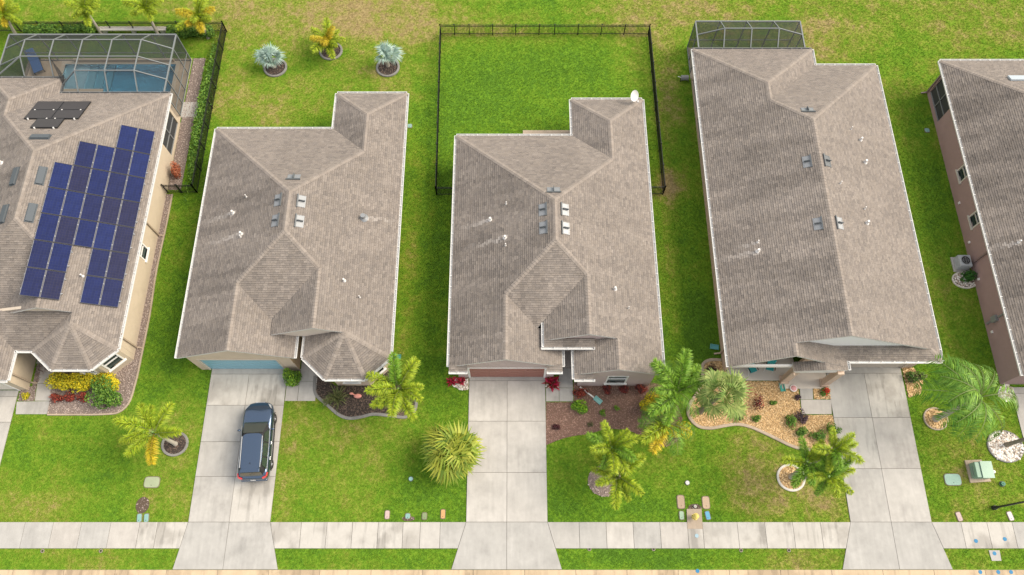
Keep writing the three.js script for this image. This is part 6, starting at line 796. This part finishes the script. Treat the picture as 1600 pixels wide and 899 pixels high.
{
  const p = [[28.44, -8.18], [29.49, -8.22], [29.78, -6.88], [28.48, -6.8]], q = [[28.54, -7.94], [29.45, -8.02], [29.73, -7.04], [28.6, -6.96]]; const t = thing('transformer', 'green electrical transformer box on a concrete pad', 'transformer', 29.12, -7.47), gm = mat([0.22, 0.34, 0.25], 0.5); noGrass(p);
  local('concrete_pad', slab(p.map(([x, z]) => [x - t.position.x, z - t.position.z]), -0.1, 0.1), M.kerbTan, t);
  local('cabinet', rbox(-0.5, 0.52, 0.1, 0.72, -0.5, 0.44, 0.03), gm, t); const l = new THREE.BoxGeometry(0.72, 0.05, 1.02); l.translate(0.18, 0.745, -0.03); local('hood', l, mat([0.27, 0.40, 0.30], 0.45), t); const s = new THREE.BoxGeometry(0.36, 0.04, 0.98); s.rotateZ(0.75); s.translate(-0.32, 0.62, -0.03); local('sloped_front', s, mat([0.10, 0.17, 0.13], 0.5), t); local('hinge_pin', rod(V(-0.52, 0.4, -0.3), V(-0.52, 0.4, 0.3), 0.015), M.bronze, t);
}
{
  const t = thing('street_lamp', 'black street lamp post rising at the right edge', 'street lamp', 29.59, -5.3); local('base', merge([rod(V(0, -0.1, 0), V(0, 0.25, 0), 0.16, 0.13, 16), rod(V(0, 0.25, 0), V(0, 0.6, 0), 0.11, 0.07, 16)]), M.darkMetal, t); local('pole', rod(V(0, 0.6, 0), V(0, 4.2, 0), 0.065, 0.05, 14), M.darkMetal, t); local('lantern_glass', rod(V(0, 4.25, 0), V(0, 4.7, 0), 0.13, 0.19, 8), phys([0.7, 0.68, 0.6], 0.3), t); local('lantern_cap', merge([rod(V(0, 4.7, 0), V(0, 4.9, 0), 0.24, 0.03, 8), rod(V(0, 4.18, 0), V(0, 4.25, 0), 0.08, 0.15, 8)]), M.darkMetal, t);
}
{ const p = [[28.69, -2.83], [29.34, -2.83], [29.31, -2.23], [28.74, -2.23]]; structure('verge_slab', slab(p, -0.1, 0.045), M.concrete[2], 'small concrete stub crossing the right verge', 'concrete pad'); noGrass(p); }
const blue = mat([0.02, 0.17, 0.33], 0.7), dot = new THREE.CircleGeometry(0.115, 18).rotateX(-Math.PI / 2);
[[28.04, -3.36, 0.062, 'blue paint dot on the right sidewalk, left of two'], [29.81, -3.47, 0.062, 'blue paint dot on the right sidewalk, right of two'], [28.99, -2.65, 0.052, 'blue paint dot on the small verge slab'], [27.9, -1.6, 0.04, 'blue paint dot on the gutter, left of three at right'], [28.97, -1.6, 0.04, 'blue paint dot on the gutter, middle of three at right'], [29.73, -1.6, 0.04, 'blue paint dot on the gutter, right of three at right'], [11.06, -1.66, 0.04, 'blue paint dot on the gutter below the hydrant'], [11.19, -3.66, 0.062, 'pale blue paint spot on the sidewalk by the hydrant']].forEach(([x, z, y, l], i) => { const m = mono('paint_dot', dot, i === 7 ? mat([0.28, 0.40, 0.46], 0.8) : blue, l, 'paint mark', 'blue utility paint marks'); m.position.set(x, y, z); });
{ const b = (l, x, z, rx, rz) => bed(l, ring(x, z, rx, rz, 18), M.soil, 'brown', { y: 0.008, per: 60, size: 0.03 }); b('bare soil patch above the teal lid pair', -22.74, -5.46, 0.42, 0.5); b('bare soil arc at the teal lid by the sidewalk', -6.33, -4.66, 0.4, 0.16); b('bare soil collar behind the hydrant pad', 11.24, -5.3, 0.42, 0.24); }
{ const t = thing('garden_bench', 'white stone bench outside the pool fence opening', 'bench', -30.12, -42.01); local('seat', rbox(-2.7, 2.7, 0.34, 0.44, -0.2, 0.2, 0.03), M.kerbWhite, t); for (const x of [-2.3, 0, 2.3]) local('leg', box(x - 0.15, x + 0.15, 0, 0.34, -0.15, 0.15), M.kerbWhite, t); }
structure('side_step', slab([[-25.23, -35.26], [-23.91, -35.26], [-23.93, -33.86], [-25.05, -33.86]], -0.1, 0.05), M.concrete[1], 'square tan slab at the pool enclosure door', 'concrete pad');
noGrass([[-25, -33.1], [-24.0, -33.1], [-24.0, -34.4], [-25, -34.4]]);

// ------------------------------------------------------------------ grass: short tufts over the lawn near the houses
{
  const r = rng(77), pos = []; for (let k = 0; k < 5; k++) { const a = k * 1.2566 + 0.4, l = 0.5 + 0.3 * (k % 3) / 2, dx = Math.cos(a), dz = Math.sin(a), w = 0.16; pos.push(-dz * w, 0, dx * w, dz * w, 0, -dx * w, dx * l * 1.1, 0.75 - 0.2 * (k % 2), dz * l * 1.1); }
  const list = []; const want = 230000; let guard = 0;
  const cell = new Map(), cs = 1; keepOff.forEach((o, i) => { for (let x = Math.floor(o.x0 / cs); x <= Math.floor(o.x1 / cs); x++) for (let z = Math.floor(o.z0 / cs); z <= Math.floor(o.z1 / cs); z++) { const k = x * 1000 + z; if (!cell.has(k)) cell.set(k, []); cell.get(k).push(o); } });
  while (list.length < want && guard++ < want * 3) {
    const z = lerp(-46.5, -1.7, r()), hw = lerp(31.5, 43.5, (z + 1.7) / -44.8), x = (r() * 2 - 1) * hw, c = cell.get(Math.floor(x) * 1000 + Math.floor(z)); if (c && c.some((o) => inside(o.pts, x, z))) continue; list.push([x, z]);
  }
  const im = new THREE.InstancedMesh(flat(pos), phys([1, 1, 1], 1, { specularIntensity: 0.1, side: THREE.DoubleSide }), list.length), m = new THREE.Matrix4(), q = new THREE.Quaternion(), up = V(0, 1, 0), c = new THREE.Color();
  list.forEach(([x, z], i) => { const s = 0.075 * (0.6 + 0.8 * r()); m.compose(V(x, 0, z), q.setFromAxisAngle(up, r() * 6.28), V(s, s * 0.8, s)); im.setMatrixAt(i, m); const k = turfColor(dryness(x, z) + 0.34 * (r() - 0.5)), f = 0.8 + 0.45 * r(); im.setColorAt(i, c.setRGB(k[0] * f, k[1] * f, k[2] * f)); });
  im.name = 'grass'; im.userData = { kind: 'stuff', label: 'short green and tan grass covering the lawns', category: 'grass' }; im.receiveShadow = true; scene.add(im);
}
scene.traverse((o) => { if (o.isMesh) { o.castShadow = true; o.receiveShadow = true; } });
renderer.render(scene, camera);
